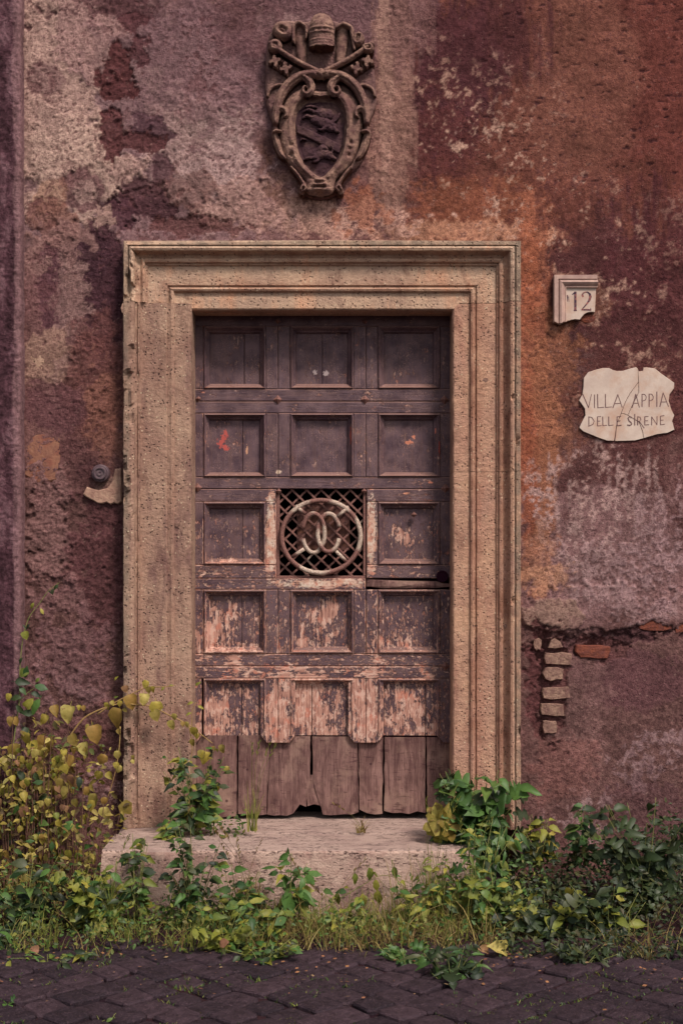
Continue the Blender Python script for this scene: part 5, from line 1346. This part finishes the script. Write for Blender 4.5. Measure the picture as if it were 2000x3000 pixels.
def put_leaf(parent, kind, mn, pos, size, tip=None, nrm=None):
    tip = Vector(tip) if tip is not None else Vector((random.uniform(-1, 1), random.uniform(-.5, .1), random.uniform(-1, .4)))
    nrm = Vector(nrm) if nrm is not None else Vector((random.uniform(-.6, .6), -1, random.uniform(0, .9)))
    tip.normalize(); z = nrm - tip * nrm.dot(tip)
    if z.length < 1e-3: z = Vector((0, -1, .2))
    z.normalize(); y = z.cross(tip)
    o = bpy.data.objects.new('leaf', random.choice(LM[kind, mn])); COL.objects.link(o); o.parent = parent
    b = base_of(parent); p = Vector(pos) - b
    M4 = Matrix((tip, y, z)).transposed().to_4x4(); M4.translation = p
    o.matrix_local = M4 @ Matrix.Diagonal((size, size * random.uniform(.85, 1.1), size, 1)); return o

def spline(pts, k=5):
    pts = [Vector(p) for p in pts]; out = []; n = len(pts)
    for i in range(n - 1):
        p0, p1, p2, p3 = pts[max(i - 1, 0)], pts[i], pts[i + 1], pts[min(i + 2, n - 1)]
        for j in range(k):
            t = j / k; out.append(0.5 * (2 * p1 + (p2 - p0) * t + (2 * p0 - 5 * p1 + 4 * p2 - p3) * t * t + (3 * p1 - p0 - 3 * p2 + p3) * t ** 3))
    out.append(pts[-1]); return out

c6v = lambda x, y: crop(x, y, 0, 1700, 2.24)
LS = 1 / 2.24 / SPX            # one unit of that drawing in metres
def V6(x, y, Y=-.06): a = c6v(x, y); return P(a[0], a[1], Y)

# (1) the yellow creeper reaching over the jamb to the door
vine = empty('creeper', V6(380, 1180, -.12), 'yellow-leaved creeper arching from the thicket across the jamb to the door', 'creeper')
mb = MB()
for pts, r0 in (([(380, 1180), (440, 1060), (520, 940), (600, 875), (760, 815), (880, 815), (1000, 830), (1100, 880), (1240, 950), (1330, 1020), (1395, 1070)], .0032), ([(640, 880), (760, 800), (870, 745), (960, 705), (1080, 700), (1145, 690)], .0024), ([(790, 960), (785, 1080), (760, 1250), (705, 1440)], .0022), ([(1240, 950), (1262, 1100), (1245, 1200)], .002), ([(1260, 980), (1262, 860), (1290, 800)], .0016)):
    mb.tube(spline([V6(x, y, -.125 if x < 1240 else -.11) for x, y in pts], 4), r0 * 1.35, r0 * .7, 5)
mb.obj('stem', m_vine, vine, True)
for (x, y, s) in [(842, 790, 85), (785, 890, 110), (945, 772, 65), (1022, 828, 75), (1005, 880, 70), (1122, 942, 55), (1235, 945, 35), (1285, 990, 55), (1350, 1155, 70), (1460, 1100, 50), (965, 678, 45), (975, 715, 40), (1010, 712, 35), (770, 1140, 50), (762, 1210, 40), (792, 1235, 45), (780, 990, 35), (705, 820, 40), (660, 1275, 50), (705, 1280, 50), (1260, 1060, 40), (1155, 895, 40), (1200, 940, 30), (1400, 1100, 28), (1300, 1020, 34), (1490, 1235, 36), (1330, 1140, 60), (730, 805, 30), (790, 805, 34), (815, 850, 26), (515, 832, 30), (545, 835, 30), (878, 1160, 25), (865, 1188, 25), (580, 960, 34)]:
    ang = math.radians(random.uniform(-115, -55)); tip = (math.cos(ang), random.uniform(-.25, .05), math.sin(ang))
    p = V6(x, y - s * .45, -.13); put_leaf(vine, 'heart', 'yel', p, s * LS * 1.22, tip, (random.uniform(-.5, .5), -1, random.uniform(0, .6)))
put_leaf(vine, 'heart', 'pink', V6(818, 690, -.11), 50 * LS, (.2, 0, -1), (.1, -1, .2))
for (x, y, s) in [(1268, 800, 42), (1300, 825, 42), (1255, 870, 40), (1140, 690, 36), (1080, 700, 34), (1285, 690, 40), (755, 655, 34), (750, 770, 30)]:
    put_leaf(vine, 'ovate', 'olv', V6(x, y, -.11), s * LS, (random.uniform(-.7, .7), -.1, random.uniform(-.6, .6)))

# (2) the green climber up the corner
clm = empty('climber', V6(60, 1560, -.10), 'slender green climber rising up the corner beside the plaster pier', 'climber')
mb = MB(); mb.tube(spline([V6(x, y, -.09) for x, y in ((60, 1560), (88, 1100), (128, 800), (132, 600), (150, 400), (190, 250), (262, 150), (320, 70), (392, 15))], 5), .0032, .0012, 5)
mb.tube(spline([V6(x, y, -.09) for x, y in ((128, 800), (180, 740), (260, 690))], 4), .002, .001, 5); mb.obj('stem', m_stem_green, clm, True)
for (x, y, s, k, mn) in [(222, 148, 42, 'ovate', 'olv'), (268, 185, 44, 'ovate', 'olv'), (350, 55, 42, 'ovate', 'dkg'), (385, 30, 46, 'ovate', 'dkg'), (320, 70, 34, 'lance', 'dkg'), (162, 335, 58, 'heart', 'olv'), (200, 285, 50, 'lance', 'dkg'), (150, 290, 44, 'lance', 'dkg'), (175, 582, 64, 'heart', 'olv'), (165, 640, 86, 'ovate', 'grn'), (100, 665, 96, 'ovate', 'dkg'), (230, 690, 92, 'ovate', 'grn'), (145, 770, 80, 'ovate', 'dkg'), (262, 778, 115, 'ovate', 'grn'), (110, 820, 80, 'ovate', 'dkg'), (175, 835, 76, 'heart', 'olv'), (225, 875, 92, 'ovate', 'dkg'), (150, 960, 96, 'ovate', 'dkg'), (70, 745, 54, 'heart', 'yel'), (205, 740, 70, 'ovate', 'dkg'), (150, 510, 46, 'ovate', 'dkg'), (130, 700, 70, 'ovate', 'grn'), (90, 900, 60, 'heart', 'yel'), (260, 640, 40, 'ovate', 'olv')]:
    a = random.uniform(0, 6.28) if s > 60 else random.uniform(-2.4, -.7)
    put_leaf(clm, k, mn, V6(x, y, -.10), s * LS, (math.cos(a), -.15, math.sin(a) * .6 - .2), (random.uniform(-.4, .4), -1, random.uniform(.1, .9)))

# (3) dying yellow weeds below it, three stands
stands = [('tall yellowing weed stand against the plaster pier', 60, [(110, 1360, 110), (80, 1115, 95), (15, 1375, 90), (20, 1190, 75), (75, 1400, 110), (85, 925, 60), (35, 1225, 55), (140, 1185, 75), (105, 1210, 60), (85, 1470, 50)]),
          ('dense yellow-brown weed stand between pier and creeper', 240, [(355, 855, 80), (300, 910, 70), (352, 1080, 90), (300, 1130, 85), (290, 1055, 80), (240, 1250, 105), (350, 1280, 75), (190, 1040, 85), (205, 1090, 75), (185, 1200, 55), (250, 1180, 60), (320, 1340, 60), (180, 1300, 70), (300, 1370, 60)]),
          ('yellow weed stand nearest the stone jamb', 430, [(465, 872, 112), (608, 1005, 118), (553, 1105, 98), (465, 1050, 84), (495, 1110, 54), (398, 1205, 104), (480, 1200, 112), (425, 1290, 64), (455, 1320, 74), (465, 1245, 50), (620, 1435, 82), (558, 1380, 54), (685, 1445, 50), (800, 1500, 92), (680, 1520, 72), (440, 1380, 50), (400, 1330, 44)])]
for lab, bx, lv in stands:
    w = empty('weed', V6(bx, 2000, -.25), lab, 'weed', 'yellowing weeds at the wall foot')
    mb = MB()
    for (x, y, s) in lv + [(bx + random.uniform(-90, 90), random.uniform(1200, 1500), 40) for _ in range(7)]:
        p1 = V6(x, y - s * .5, -.15); p0 = V6(bx + (x - bx) * .6 + random.uniform(-30, 30), 2050, -.28); pm = p0.lerp(p1, .55) + Vector((random.uniform(-.03, .03), -.03, 0))
        mb.tube(spline([p0, pm, p1], 4), .003, .0012, 4)
    mb.obj('stem', m_stem, w, True)
    for (x, y, s) in lv:
        a = math.radians(random.uniform(-125, -50)); put_leaf(w, 'heart', 'yel', V6(x, y - s * .45, -.17), s * LS * 1.05, (math.cos(a), random.uniform(-.3, 0), math.sin(a)), (random.uniform(-.6, .6), -1, random.uniform(0, .8)))
    for _ in range(80):
        x = bx + random.gauss(0, 80); y = random.uniform(1080, 1950); s = random.uniform(24, 76)
        put_leaf(w, 'heart', random.choice(('yel', 'yel', 'yel', 'olv', 'pink')), V6(x, y, random.uniform(-.30, -.10)), s * LS, (random.uniform(-.6, .6), random.uniform(-.4, .2), -1), (random.uniform(-.8, .8), -1, random.uniform(-.1, .9)))
    for _ in range(10):
        x = bx + random.gauss(0, 90); y = random.uniform(1250, 1900)
        put_leaf(w, 'ovate', random.choice(('grn', 'dkg')), V6(x, y, random.uniform(-.3, -.16)), random.uniform(50, 95) * LS, None)

def weed(label, bx, by, Y, spread, height, nst, nlf, kinds, size, name='weed', group=None, stemmat=None, lean=0.0, cat='weed', droop=-.2):
    """A leafy weed: several stems from one base (plan units), leaves in pairs along them."""
    nlf = int(nlf * 1.3); nst = int(nst * 1.2); size = (size[0] * 0.95, size[1] * 1.25); height *= 1.06
    base = P(bx, by, Y); w = empty(name, base, label, cat, group); k = U / SPX * (D + Y) / D; mb = MB(); tips = []
    for i in range(nst):
        dx = random.uniform(-1, 1) * spread * k + lean * k; h = height * k * random.uniform(.55, 1.05)
        q_ = spline([base + Vector((random.uniform(-.02, .02), 0, 0)), base + Vector((dx * .35, random.uniform(-.06, .02), h * .5)), base + Vector((dx, random.uniform(-.10, .04), h))], 5)
        mb.tube(q_, .0026, .001, 4); tips.append(q_)
    mb.obj('stem', stemmat or m_stem_green, w, True)
    for i in range(nlf):
        q_ = random.choice(tips); t = random.uniform(.2, 1.0); j = min(int(t * (len(q_) - 1)), len(q_) - 2); p = q_[j].lerp(q_[j + 1], random.random())
        kd, mn = random.choice(kinds); a = random.uniform(0, 6.28)
        d_ = Vector((math.cos(a), math.sin(a) * .8, random.uniform(droop - .3, droop + .5)))
        s = random.uniform(*size) * k * (1.15 - .35 * t)
        put_leaf(w, kd, mn, p + d_.normalized() * s * .25, s, d_, (random.uniform(-.4, .4), random.uniform(-1, -.2), random.uniform(.3, 1)))
    return w
O_, L_, B_ = 'ovate', 'lance', 'lobed'
GR = [(O_, 'grn'), (O_, 'grn'), (O_, 'dkg')]
weed('bushy bright green weed growing in the door corner on the sill', 450, 1925, -.20, 70, 195, 13, 150, GR + [(O_, 'olv')], (14, 34))
weed('green weed hanging before the step below the bushy one', 450, 2150, -.62, 60, 250, 10, 120, GR + [(O_, 'dkg')], (14, 32))
weed('yellow-green sprig against the end of the step', 318, 2110, -.58, 35, 190, 6, 60, [(O_, 'olv'), (O_, 'grn'), (O_, 'dkg')], (14, 32))
weed('broad-leaved green weed before the middle of the step', 668, 2120, -.60, 42, 165, 5, 44, [(O_, 'grn'), (O_, 'grn'), (O_, 'olv')], (24, 44))
weed('upright leafy weed covering the step face beside the hanging green one', 545, 2140, -.64, 60, 150, 8, 70, GR + [(O_, 'olv')], (14, 32))
weed('light green weed in front of the step below the hanging sprig', 800, 2160, -.70, 80, 110, 9, 60, [(O_, 'olv'), (O_, 'grn'), (L_, 'olv')], (14, 32))
weed('yellowing weed rising past the step before its far end', 960, 2150, -.64, 60, 150, 8, 60, [(O_, 'olv'), (L_, 'olv'), (O_, 'grn')], (14, 30))
weed('tangled green weed on the step corner nearest the thicket', 260, 2130, -.62, 50, 150, 8, 60, [(O_, 'dkg'), (O_, 'grn'), (O_, 'olv')], (14, 30))
weed('low yellow-green weed at the step foot with pointed leaves', 620, 2165, -.76, 60, 90, 8, 60, [(O_, 'olv'), (O_, 'grn')], (18, 38))
weed('olive weed drooping over the cobbles beneath the step', 520, 2200, -.84, 70, 110, 8, 80, [(O_, 'olv'), (O_, 'olv'), (O_, 'grn')], (16, 36))
weed('leafy green weed where the step ends beside the thicket', 200, 2140, -.66, 70, 130, 8, 90, [(O_, 'dkg'), (O_, 'grn'), (B_, 'olv')], (18, 40))
weed('dark green clump of small leaves under the thicket', 70, 2150, -.60, 80, 170, 9, 100, [(O_, 'dkg'), (O_, 'dkg'), (O_, 'grn')], (18, 40))
weed('fern-like green weed at the picture edge on the cobbles', 18, 2230, -.84, 50, 110, 7, 60, [(L_, 'dkg'), (L_, 'grn')], (24, 48))
weed('green weed rooted at the corner of the step and jamb', 395, 1935, -.22, 30, 60, 5, 34, [(O_, 'dkg'), (O_, 'olv')], (12, 24))
# hanging sprig of yellow-green leaves along the step face
sp = empty('sprig', P(740, 2050, -.56), 'thin sprig with hanging lime leaves along the step face', 'sprig'); mb = MB()
mb.tube(spline([P(x, y, -.545) for x, y in ((720, 2100), (770, 2070), (830, 2035), (880, 2010), (945, 2030))], 4), .002, .001, 4); mb.tube(spline([P(x, y, -.545) for x, y in ((900, 1975), (905, 2010), (930, 2040))], 4), .0016, .001, 4); mb.obj('stem', m_stem_green, sp, True)
for (x, y, s) in ((905, 1990, 30), (848, 1992, 32), (815, 2005, 28), (832, 2052, 36), (862, 2020, 28), (868, 2045, 34), (930, 2040, 32), (775, 2050, 30), (805, 2075, 26)):
    put_leaf(sp, O_, 'olv', P(x, y, -.56), s * U / SPX * .93, (random.uniform(-.2, .2), -.1, -1), (random.uniform(-.3, .3), -1, .2))
# right: bush with lobed leaves beside the jamb
weed('bushy lobed-leaf plant with long stalks in front of the door jamb', 1090, 1985, -.30, 95, 225, 16, 150, [(B_, 'grn'), (B_, 'grn'), (O_, 'grn'), (B_, 'dkg'), (L_, 'grn')], (24, 56), 'shrub', cat='shrub', lean=0)
weed('trailing green stems falling from the bush over the step end', 1130, 2000, -.42, 80, 110, 9, 60, [(L_, 'grn'), (O_, 'grn'), (L_, 'dkg'), (O_, 'olv')], (20, 40), droop=-.7)
yl = empty('sprig', P(1030, 1925, -.34), 'large yellow five-lobed leaf cluster at the end of the sill', 'sprig'); mb = MB(); mb.tube(spline([P(1060, 1960, -.34), P(1035, 1920, -.36), P(1018, 1885, -.38)], 4), .003, .002, 5); mb.obj('stem', m_stem_green, yl, True)
for (a, s) in ((200, 42), (150, 40), (255, 52), (300, 44), (350, 30), (60, 32), (110, 34)):
    put_leaf(yl, 'lobed' if s > 38 else 'heart', 'yel' if a not in (255,) else 'olv', P(1018 + 5 * math.cos(a), 1882, -.38 - .012 * (a % 7) / 7), s * U / SPX * 1.15, (math.cos(math.radians(a)), random.uniform(-.5, .2), math.sin(math.radians(a))), (random.uniform(-.5, .5), -1, random.uniform(.1, .9)))
weed('mid green weed clump beyond the bush at the step end', 1130, 2140, -.66, 80, 150, 9, 90, [(B_, 'grn'), (O_, 'olv'), (O_, 'grn'), (B_, 'olv')], (18, 38))
weed('green and yellow weed before the wall below the brick column', 1235, 2000, -.30, 50, 135, 7, 60, [(O_, 'olv'), (B_, 'dkg'), (O_, 'yel')], (18, 38))
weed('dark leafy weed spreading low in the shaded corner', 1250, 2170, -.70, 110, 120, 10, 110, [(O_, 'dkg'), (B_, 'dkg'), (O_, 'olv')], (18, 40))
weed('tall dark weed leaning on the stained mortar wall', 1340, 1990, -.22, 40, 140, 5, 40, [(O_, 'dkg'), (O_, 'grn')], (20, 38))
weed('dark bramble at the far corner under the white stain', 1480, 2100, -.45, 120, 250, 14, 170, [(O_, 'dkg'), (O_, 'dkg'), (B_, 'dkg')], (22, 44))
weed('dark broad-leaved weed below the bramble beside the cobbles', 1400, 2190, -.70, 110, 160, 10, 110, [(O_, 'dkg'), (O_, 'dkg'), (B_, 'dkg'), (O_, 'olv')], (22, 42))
weed('green rosette weed growing among the cobbles near the middle', 1035, 2290, -1.18, 75, 115, 10, 80, [(L_, 'grn'), (B_, 'dkg'), (L_, 'dkg')], (24, 46))
weed('low green weed in the cobble joints under the step', 365, 2275, -1.12, 70, 50, 8, 54, [(O_, 'grn'), (L_, 'dkg'), (O_, 'dkg')], (14, 28))
for (lab, a_) in (('sprawling weed spilling over the cobbles before the step middle', (600, 2215, -.98, 90, 60, 9, 70, [(O_, 'olv'), (O_, 'grn'), (O_, 'dkg')], (12, 30))),
                  ('dark sprawling weed spilling onto the paving under the shaded mass', (1330, 2235, -1.02, 120, 70, 10, 80, [(O_, 'dkg'), (B_, 'dkg'), (L_, 'dkg')], (14, 32))),
                  ('low weed spreading over the cobbles below the thicket', (120, 2225, -1.0, 100, 46, 9, 70, [(O_, 'dkg'), (L_, 'grn'), (O_, 'olv')], (12, 28))),
                  ('green weed spilling forward between the rosette and the dry grass', (930, 2225, -1.0, 70, 60, 8, 56, [(L_, 'grn'), (O_, 'grn'), (B_, 'grn')], (12, 30))),
                  ('tall feathery weed between the bush and the step end', (1085, 2130, -.60, 60, 230, 10, 110, [(L_, 'grn'), (L_, 'olv'), (O_, 'grn')], (12, 28))),
                  ('tall yellow-green weed hiding the right end of the step', (1010, 2140, -.62, 60, 170, 9, 90, [(O_, 'olv'), (L_, 'olv'), (O_, 'grn')], (12, 30)))):
    weed(lab, *a_)
weed('small weed in the cobbles at the lower picture edge', 248, 2348, -1.60, 26, 26, 5, 18, [(O_, 'grn')], (14, 24))
weed('small leafy weed on the cobbles at the outer edge', 12, 2315, -1.40, 28, 34, 5, 18, [(B_, 'grn'), (O_, 'grn')], (18, 32))
weed('dark weed among the middle cobbles left of the rosette', 690, 2270, -1.12, 55, 34, 6, 36, [(L_, 'dkg'), (O_, 'dkg')], (12, 26))
weed('fine dark weed between the cobbles near the rosette', 860, 2290, -1.22, 60, 24, 5, 24, [(L_, 'dkg')], (12, 22))
weed('tiny green weed on the cobbles beyond the rosette', 1290, 2330, -1.40, 34, 26, 5, 18, [(O_, 'dkg')], (12, 24))
# wilted brown and yellow leaves lying before the verge
for k, (x, y, s, mn, lab) in enumerate([(1160, 2196, 48, 'yel', 'large curled yellow leaf lying on the cobbles'), (1120, 2195, 26, 'pink', 'brown withered leaf beside the large yellow one'), (1185, 2212, 24, 'pink', 'small tan leaf before the large yellow one'), (505, 2180, 24, 'pink', 'tan dead leaf caught at the verge edge'), (90, 2195, 22, 'pink', 'brown dead leaf below the thicket')]):
    Y = -.95; w = empty('fallen_leaf', P(x, y, Y), lab, 'leaf', 'fallen leaves'); put_leaf(w, 'heart', mn, P(x, y, Y) + Vector((0, 0, .02)), s * U / SPX * .85, (random.uniform(-1, 1), -.3, .25), (0, -.8, .6)); w.children[0].name = 'leaf_blade'

# grass tufts ------------------------------------------------------
def blades(mb, base, n, h, spread, w, lean=(0, 0), arch=0.5):
    for _ in range(n):
        a = random.uniform(0, 6.28); hh = h * random.uniform(.45, 1.1); out = spread * random.uniform(.2, 1); dx, dy = math.cos(a) * out + lean[0], math.sin(a) * out * .6 + lean[1]
        b = Vector(base) + Vector((random.uniform(-.02, .02), random.uniform(-.02, .02), 0)); side = Vector((-math.sin(a) + .3, -math.cos(a) * .2, 0)).normalized() * w * random.uniform(.6, 1.2); vs = []; seg = 5; bend = arch * random.uniform(.3, 1.3)
        for i in range(seg + 1):
            t = i / seg; p = b + Vector((dx * t * (.4 + .6 * t), dy * t, hh * (t - bend * t * t * t * .8))); ww = side * (1 - t) ** .7
            vs += [p - ww, p + ww]
        mb.add(vs, [(2 * i, 2 * i + 1, 2 * i + 3, 2 * i + 2) for i in range(seg)])
def tuft(label, dx, dy, Y, n, h, spread, mat, w=.003, heads=0, arch=.5, lean=(0, 0)):
    k = U / SPX * (D + Y) / D; base = P(dx, dy, Y); mb = MB(); blades(mb, base, n, h * k, spread * k, w, lean, arch)
    for _ in range(heads):
        a = random.uniform(-1, 1); p0 = base; p1 = base + Vector((a * spread * k * .5, -.02, h * k * .8)); p2 = base + Vector((a * spread * k, -.04, h * k * 1.15)); q_ = spline([p0, p1, p2], 5); mb.tube(q_, .0012, .0008, 3)
        d_ = (q_[-1] - q_[-3]).normalized()
        for j in range(14):
            c_ = p2 + d_ * (j * .005); s_ = Vector((random.uniform(-1, 1), random.uniform(-1, .3), .6)).normalized() * .012
            mb.add([c_, c_ + s_ + d_ * .010 + Vector((.002, 0, 0)), c_ + s_ * .6 + d_ * .012, c_ + d_ * .006], [(0, 1, 2, 3)])
    o = mb.obj('grass_tuft', mat); tag(o, label, 'grass', 'grass tufts'); return o
tuft('pale yellow grass tuft growing on the sill under the door', 830, 1912, -.19, 22, 46, 60, g_dry, .0032, 1)
tuft('seeding grass with bristly heads before the door foot', 580, 1910, -.24, 16, 150, 40, g_grass, .0028, 4, .35)
tuft('yellow grass clump standing before the step', 560, 2110, -.58, 34, 130, 45, g_dry, .0035, 3)
tuft('arching yellow grass before the step beside the ovate-leaved weed', 590, 2120, -.60, 40, 170, 80, g_dry, .003, 2, .8)
tuft('thin pale grass rising over the step edge near the bush', 985, 2120, -.58, 36, 220, 60, g_grass, .0024, 3, .5)
tuft('tall bent dry grass at the step middle', 740, 2170, -.70, 50, 150, 90, g_dry, .003, 2, .9)
tuft('matted dry yellow grass below the step', 800, 2180, -.74, 90, 110, 120, g_dry, .003, 2, 1.1)
tuft('dry grass clump near the end of the step', 930, 2150, -.64, 50, 120, 80, g_grass, .003, 3, .6)
tuft('grassy clump between the step and the dark weeds', 1060, 2130, -.62, 60, 190, 60, g_grass, .003, 3, .5)
tuft('bristly dry grass leaning out over the cobbles in shade', 1480, 2250, -.96, 60, 130, 90, g_dry, .0026, 2, .7)
tuft('splayed straw-coloured grass on the cobbles before the thicket', 230, 2225, -.94, 16, 80, 60, g_dry, .003, 1, .5)
tuft('long green grass blades below the thicket', 250, 2120, -.66, 30, 150, 70, g_grass, .0035, 1, .4)
tuft('short dry grass on the cobbles beyond the rosette weed', 1215, 2300, -1.22, 24, 36, 55, g_dry, .0025, 0, .8)
tuft('small grass tuft in the cobbles below the dry mat', 870, 2245, -1.06, 18, 44, 30, g_grass, .0025)
tuft('green grass tuft in the cobbles under the sprigs', 355, 2265, -1.06, 22, 60, 50, g_grass, .0025)
tuft('loose pale grass stalks before the jamb', 420, 2060, -.55, 12, 170, 90, g_dry, .002, 1, .3)

# masses nobody could count ---------------------------------------
def mass(name, mat, n, boxes, size, kind='ovate', label=None, flat=.3):
    """Ground cover: many leaf-sized folded faces in one mesh."""
    V, F = [], []
    T = np.array([(0, 0, 0), (.3, .24, .06), (.3, -.24, .06), (.35, 0, 0), (.7, .18, .02), (.7, -.18, .02), (1, 0, -.12)]) if kind == 'ovate' else np.array([(0, .03, 0), (0, -.03, 0), (.35, 0, .02), (.3, .05, .02), (.7, .035, -.03), (.7, -.035, -.03), (1, 0, -.16)])
    faces = [(0, 3, 1), (0, 2, 3), (1, 3, 4), (2, 5, 3), (3, 6, 4), (3, 5, 6)] if kind == 'ovate' else [(0, 1, 3), (3, 1, 2), (3, 2, 4), (2, 5, 4), (4, 5, 6), (1, 5, 2)]
    wts = np.array([b[-1] for b in boxes], float); wts /= wts.sum()
    Vs = np.empty((n, 7, 3)); pick = RNG.choice(len(boxes), n, p=wts)
    for i in range(n):
        (xa, xb, ya, yb, Ya, Yb, _) = boxes[pick[i]]
        Y = RNG.uniform(Ya, Yb); t = RNG.random() ** flat if flat < 1 else RNG.random()
        p = P(RNG.uniform(xa, xb), ya + (yb - ya) * t, Y)
        tip = RNG.normal(size=3) * (1, .7, .7) + (0, -.2, -.1); tip /= np.linalg.norm(tip); nr = RNG.normal(size=3) * .5 + (0, -.5, .8); nr -= tip * (nr @ tip); nr /= np.linalg.norm(nr); yy = np.cross(nr, tip)
        s = RNG.uniform(*size); Vs[i] = np.array(p) + s * (T[:, :1] * tip + T[:, 1:2] * yy + T[:, 2:] * nr)
    F = (np.array(faces)[None] + 7 * np.arange(n)[:, None, None]).reshape(-1, 3)
    o = np_mesh(name, Vs.reshape(-1, 3), F, mat, None, True); tag(o, label, kind='stuff'); return o
mass('undergrowth', g_yel, 2000, [(-60, 285, 1820, 2140, -.36, -.10, 3), (-60, 120, 1700, 1900, -.25, -.10, .8), (40, 260, 1640, 1800, -.2, -.08, .3)], (.014, .048), label='dying yellow and brown undergrowth at the wall foot', flat=.6)
mass('ground_cover', g_grn, 7800, [(-40, 620, 2070, 2200, -.92, -.50, 3), (180, 640, 2050, 2150, -.66, -.53, 1.0), (560, 1180, 2080, 2190, -.90, -.54, 2.2), (390, 560, 1860, 1930, -.26, -.14, .3), (380, 560, 2010, 2110, -.66, -.54, .5), (940, 1120, 2000, 2110, -.62, -.53, .7), (1000, 1260, 1960, 2150, -.62, -.34, 1.3), (-60, 240, 1960, 2150, -.62, -.30, 1.4)], (.010, .030), label='low green weeds crowding the foot of the step', flat=.55)
mass('shaded_weeds', g_dkg, 8500, [(1160, 1640, 1990, 2180, -.74, -.30, 3), (1300, 1640, 1890, 2080, -.40, -.10, 1.2), (1480, 1640, 1840, 1960, -.3, -.08, .3), (1160, 1320, 1930, 2060, -.4, -.1, .6), (1140, 1640, 2130, 2225, -1.0, -.62, 2.6)], (.012, .034), label='dark mass of shaded weeds beyond the step', flat=.6)  # the shade here is in the dark leaf colour
def grass_mass(name, mat, n, boxes, label, w=.0022):
    mb = MB(); wt = [b[-1] for b in boxes]
    for _ in range(n):
        xa, xb, y, Ya, Yb, h, sp, _w = random.choices(boxes, wt)[0]; lie = random.random() < .45; Y = random.uniform(Ya, Yb)
        px_ = random.uniform(xa, xb)
        if fbm(np.array([px_ / 55.0]), np.array([Y * 7.0]), 77 + len(name), 4)[0] < random.uniform(-.12, .28): continue
        p = P(px_, y, Y); p.z = max(0.0, 0.02 * (Y + .9)); k = U / SPX
        blades(mb, p, 1, h * k * random.uniform(.25, 1.3), sp * k * (random.uniform(1.2, 2.6) if lie else random.uniform(.4, 1.3)), w * random.uniform(.5, 1.3), arch=random.uniform(.7, 1.25) if lie else random.uniform(.1, .7))
    o = mb.obj(name, mat); tag(o, label, kind='stuff'); return o
grass_mass('dry_grass', g_dry, 3000, [(-20, 560, 2150, -.92, -.55, 70, 70, 1.3), (560, 1180, 2150, -.90, -.54, 95, 80, 3), (0, 240, 2050, -.5, -.2, 150, 50, .8), (1380, 1620, 2170, -.98, -.7, 90, 80, .35), (900, 1160, 2120, -.7, -.5, 170, 60, .8)], 'dry straw-coloured grass tangled along the verge')
grass_mass('green_grass', g_grass, 2600, [(-20, 600, 2150, -.90, -.55, 90, 50, 1.5), (480, 1180, 2150, -.86, -.54, 110, 60, 2), (1180, 1620, 2170, -.96, -.5, 100, 60, .25)], 'green grass blades rising among the weeds along the verge')
mb = MB()
joints = []
for _ in range(2400):
    x = random.uniform(-1.3, 1.3); y = random.uniform(-1.9, -.92); c_ = (x, y, -.012)
    if fbm(np.array([x * 4]), np.array([y * 6]), 91, 3)[0] < .02: continue
    blades(mb, c_, 3, random.uniform(.008, .030), .022, .0026)
o = mb.obj('joint_moss', g_grn); tag(o, 'tiny moss and grass sprouting in the cobble joints', kind='stuff')
mb = MB()
for _ in range(260):
    x = random.uniform(-1.3, 1.3); y = random.gauss(-1.0, .22); y = min(-.6, max(-1.9, y)); a = random.uniform(0, 6.28); s = random.uniform(.006, .022); t_ = Vector((math.cos(a), math.sin(a), .1)); n_ = Vector((-math.sin(a), math.cos(a), .2)) * .35; p = Vector((x, y, .012))
    mb.add([p, p + t_ * s * .5 + n_ * s, p + t_ * s, p + t_ * s * .5 - n_ * s], [(0, 1, 2, 3)])
o = mb.obj('leaf_litter', mat_leaf('leaf_litter', [C(120, 76, 58), C(150, 104, 70), C(96, 58, 50), C(140, 116, 84)], .9, .1, True)); tag(o, 'dry leaf scraps scattered over the cobbles', kind='stuff')
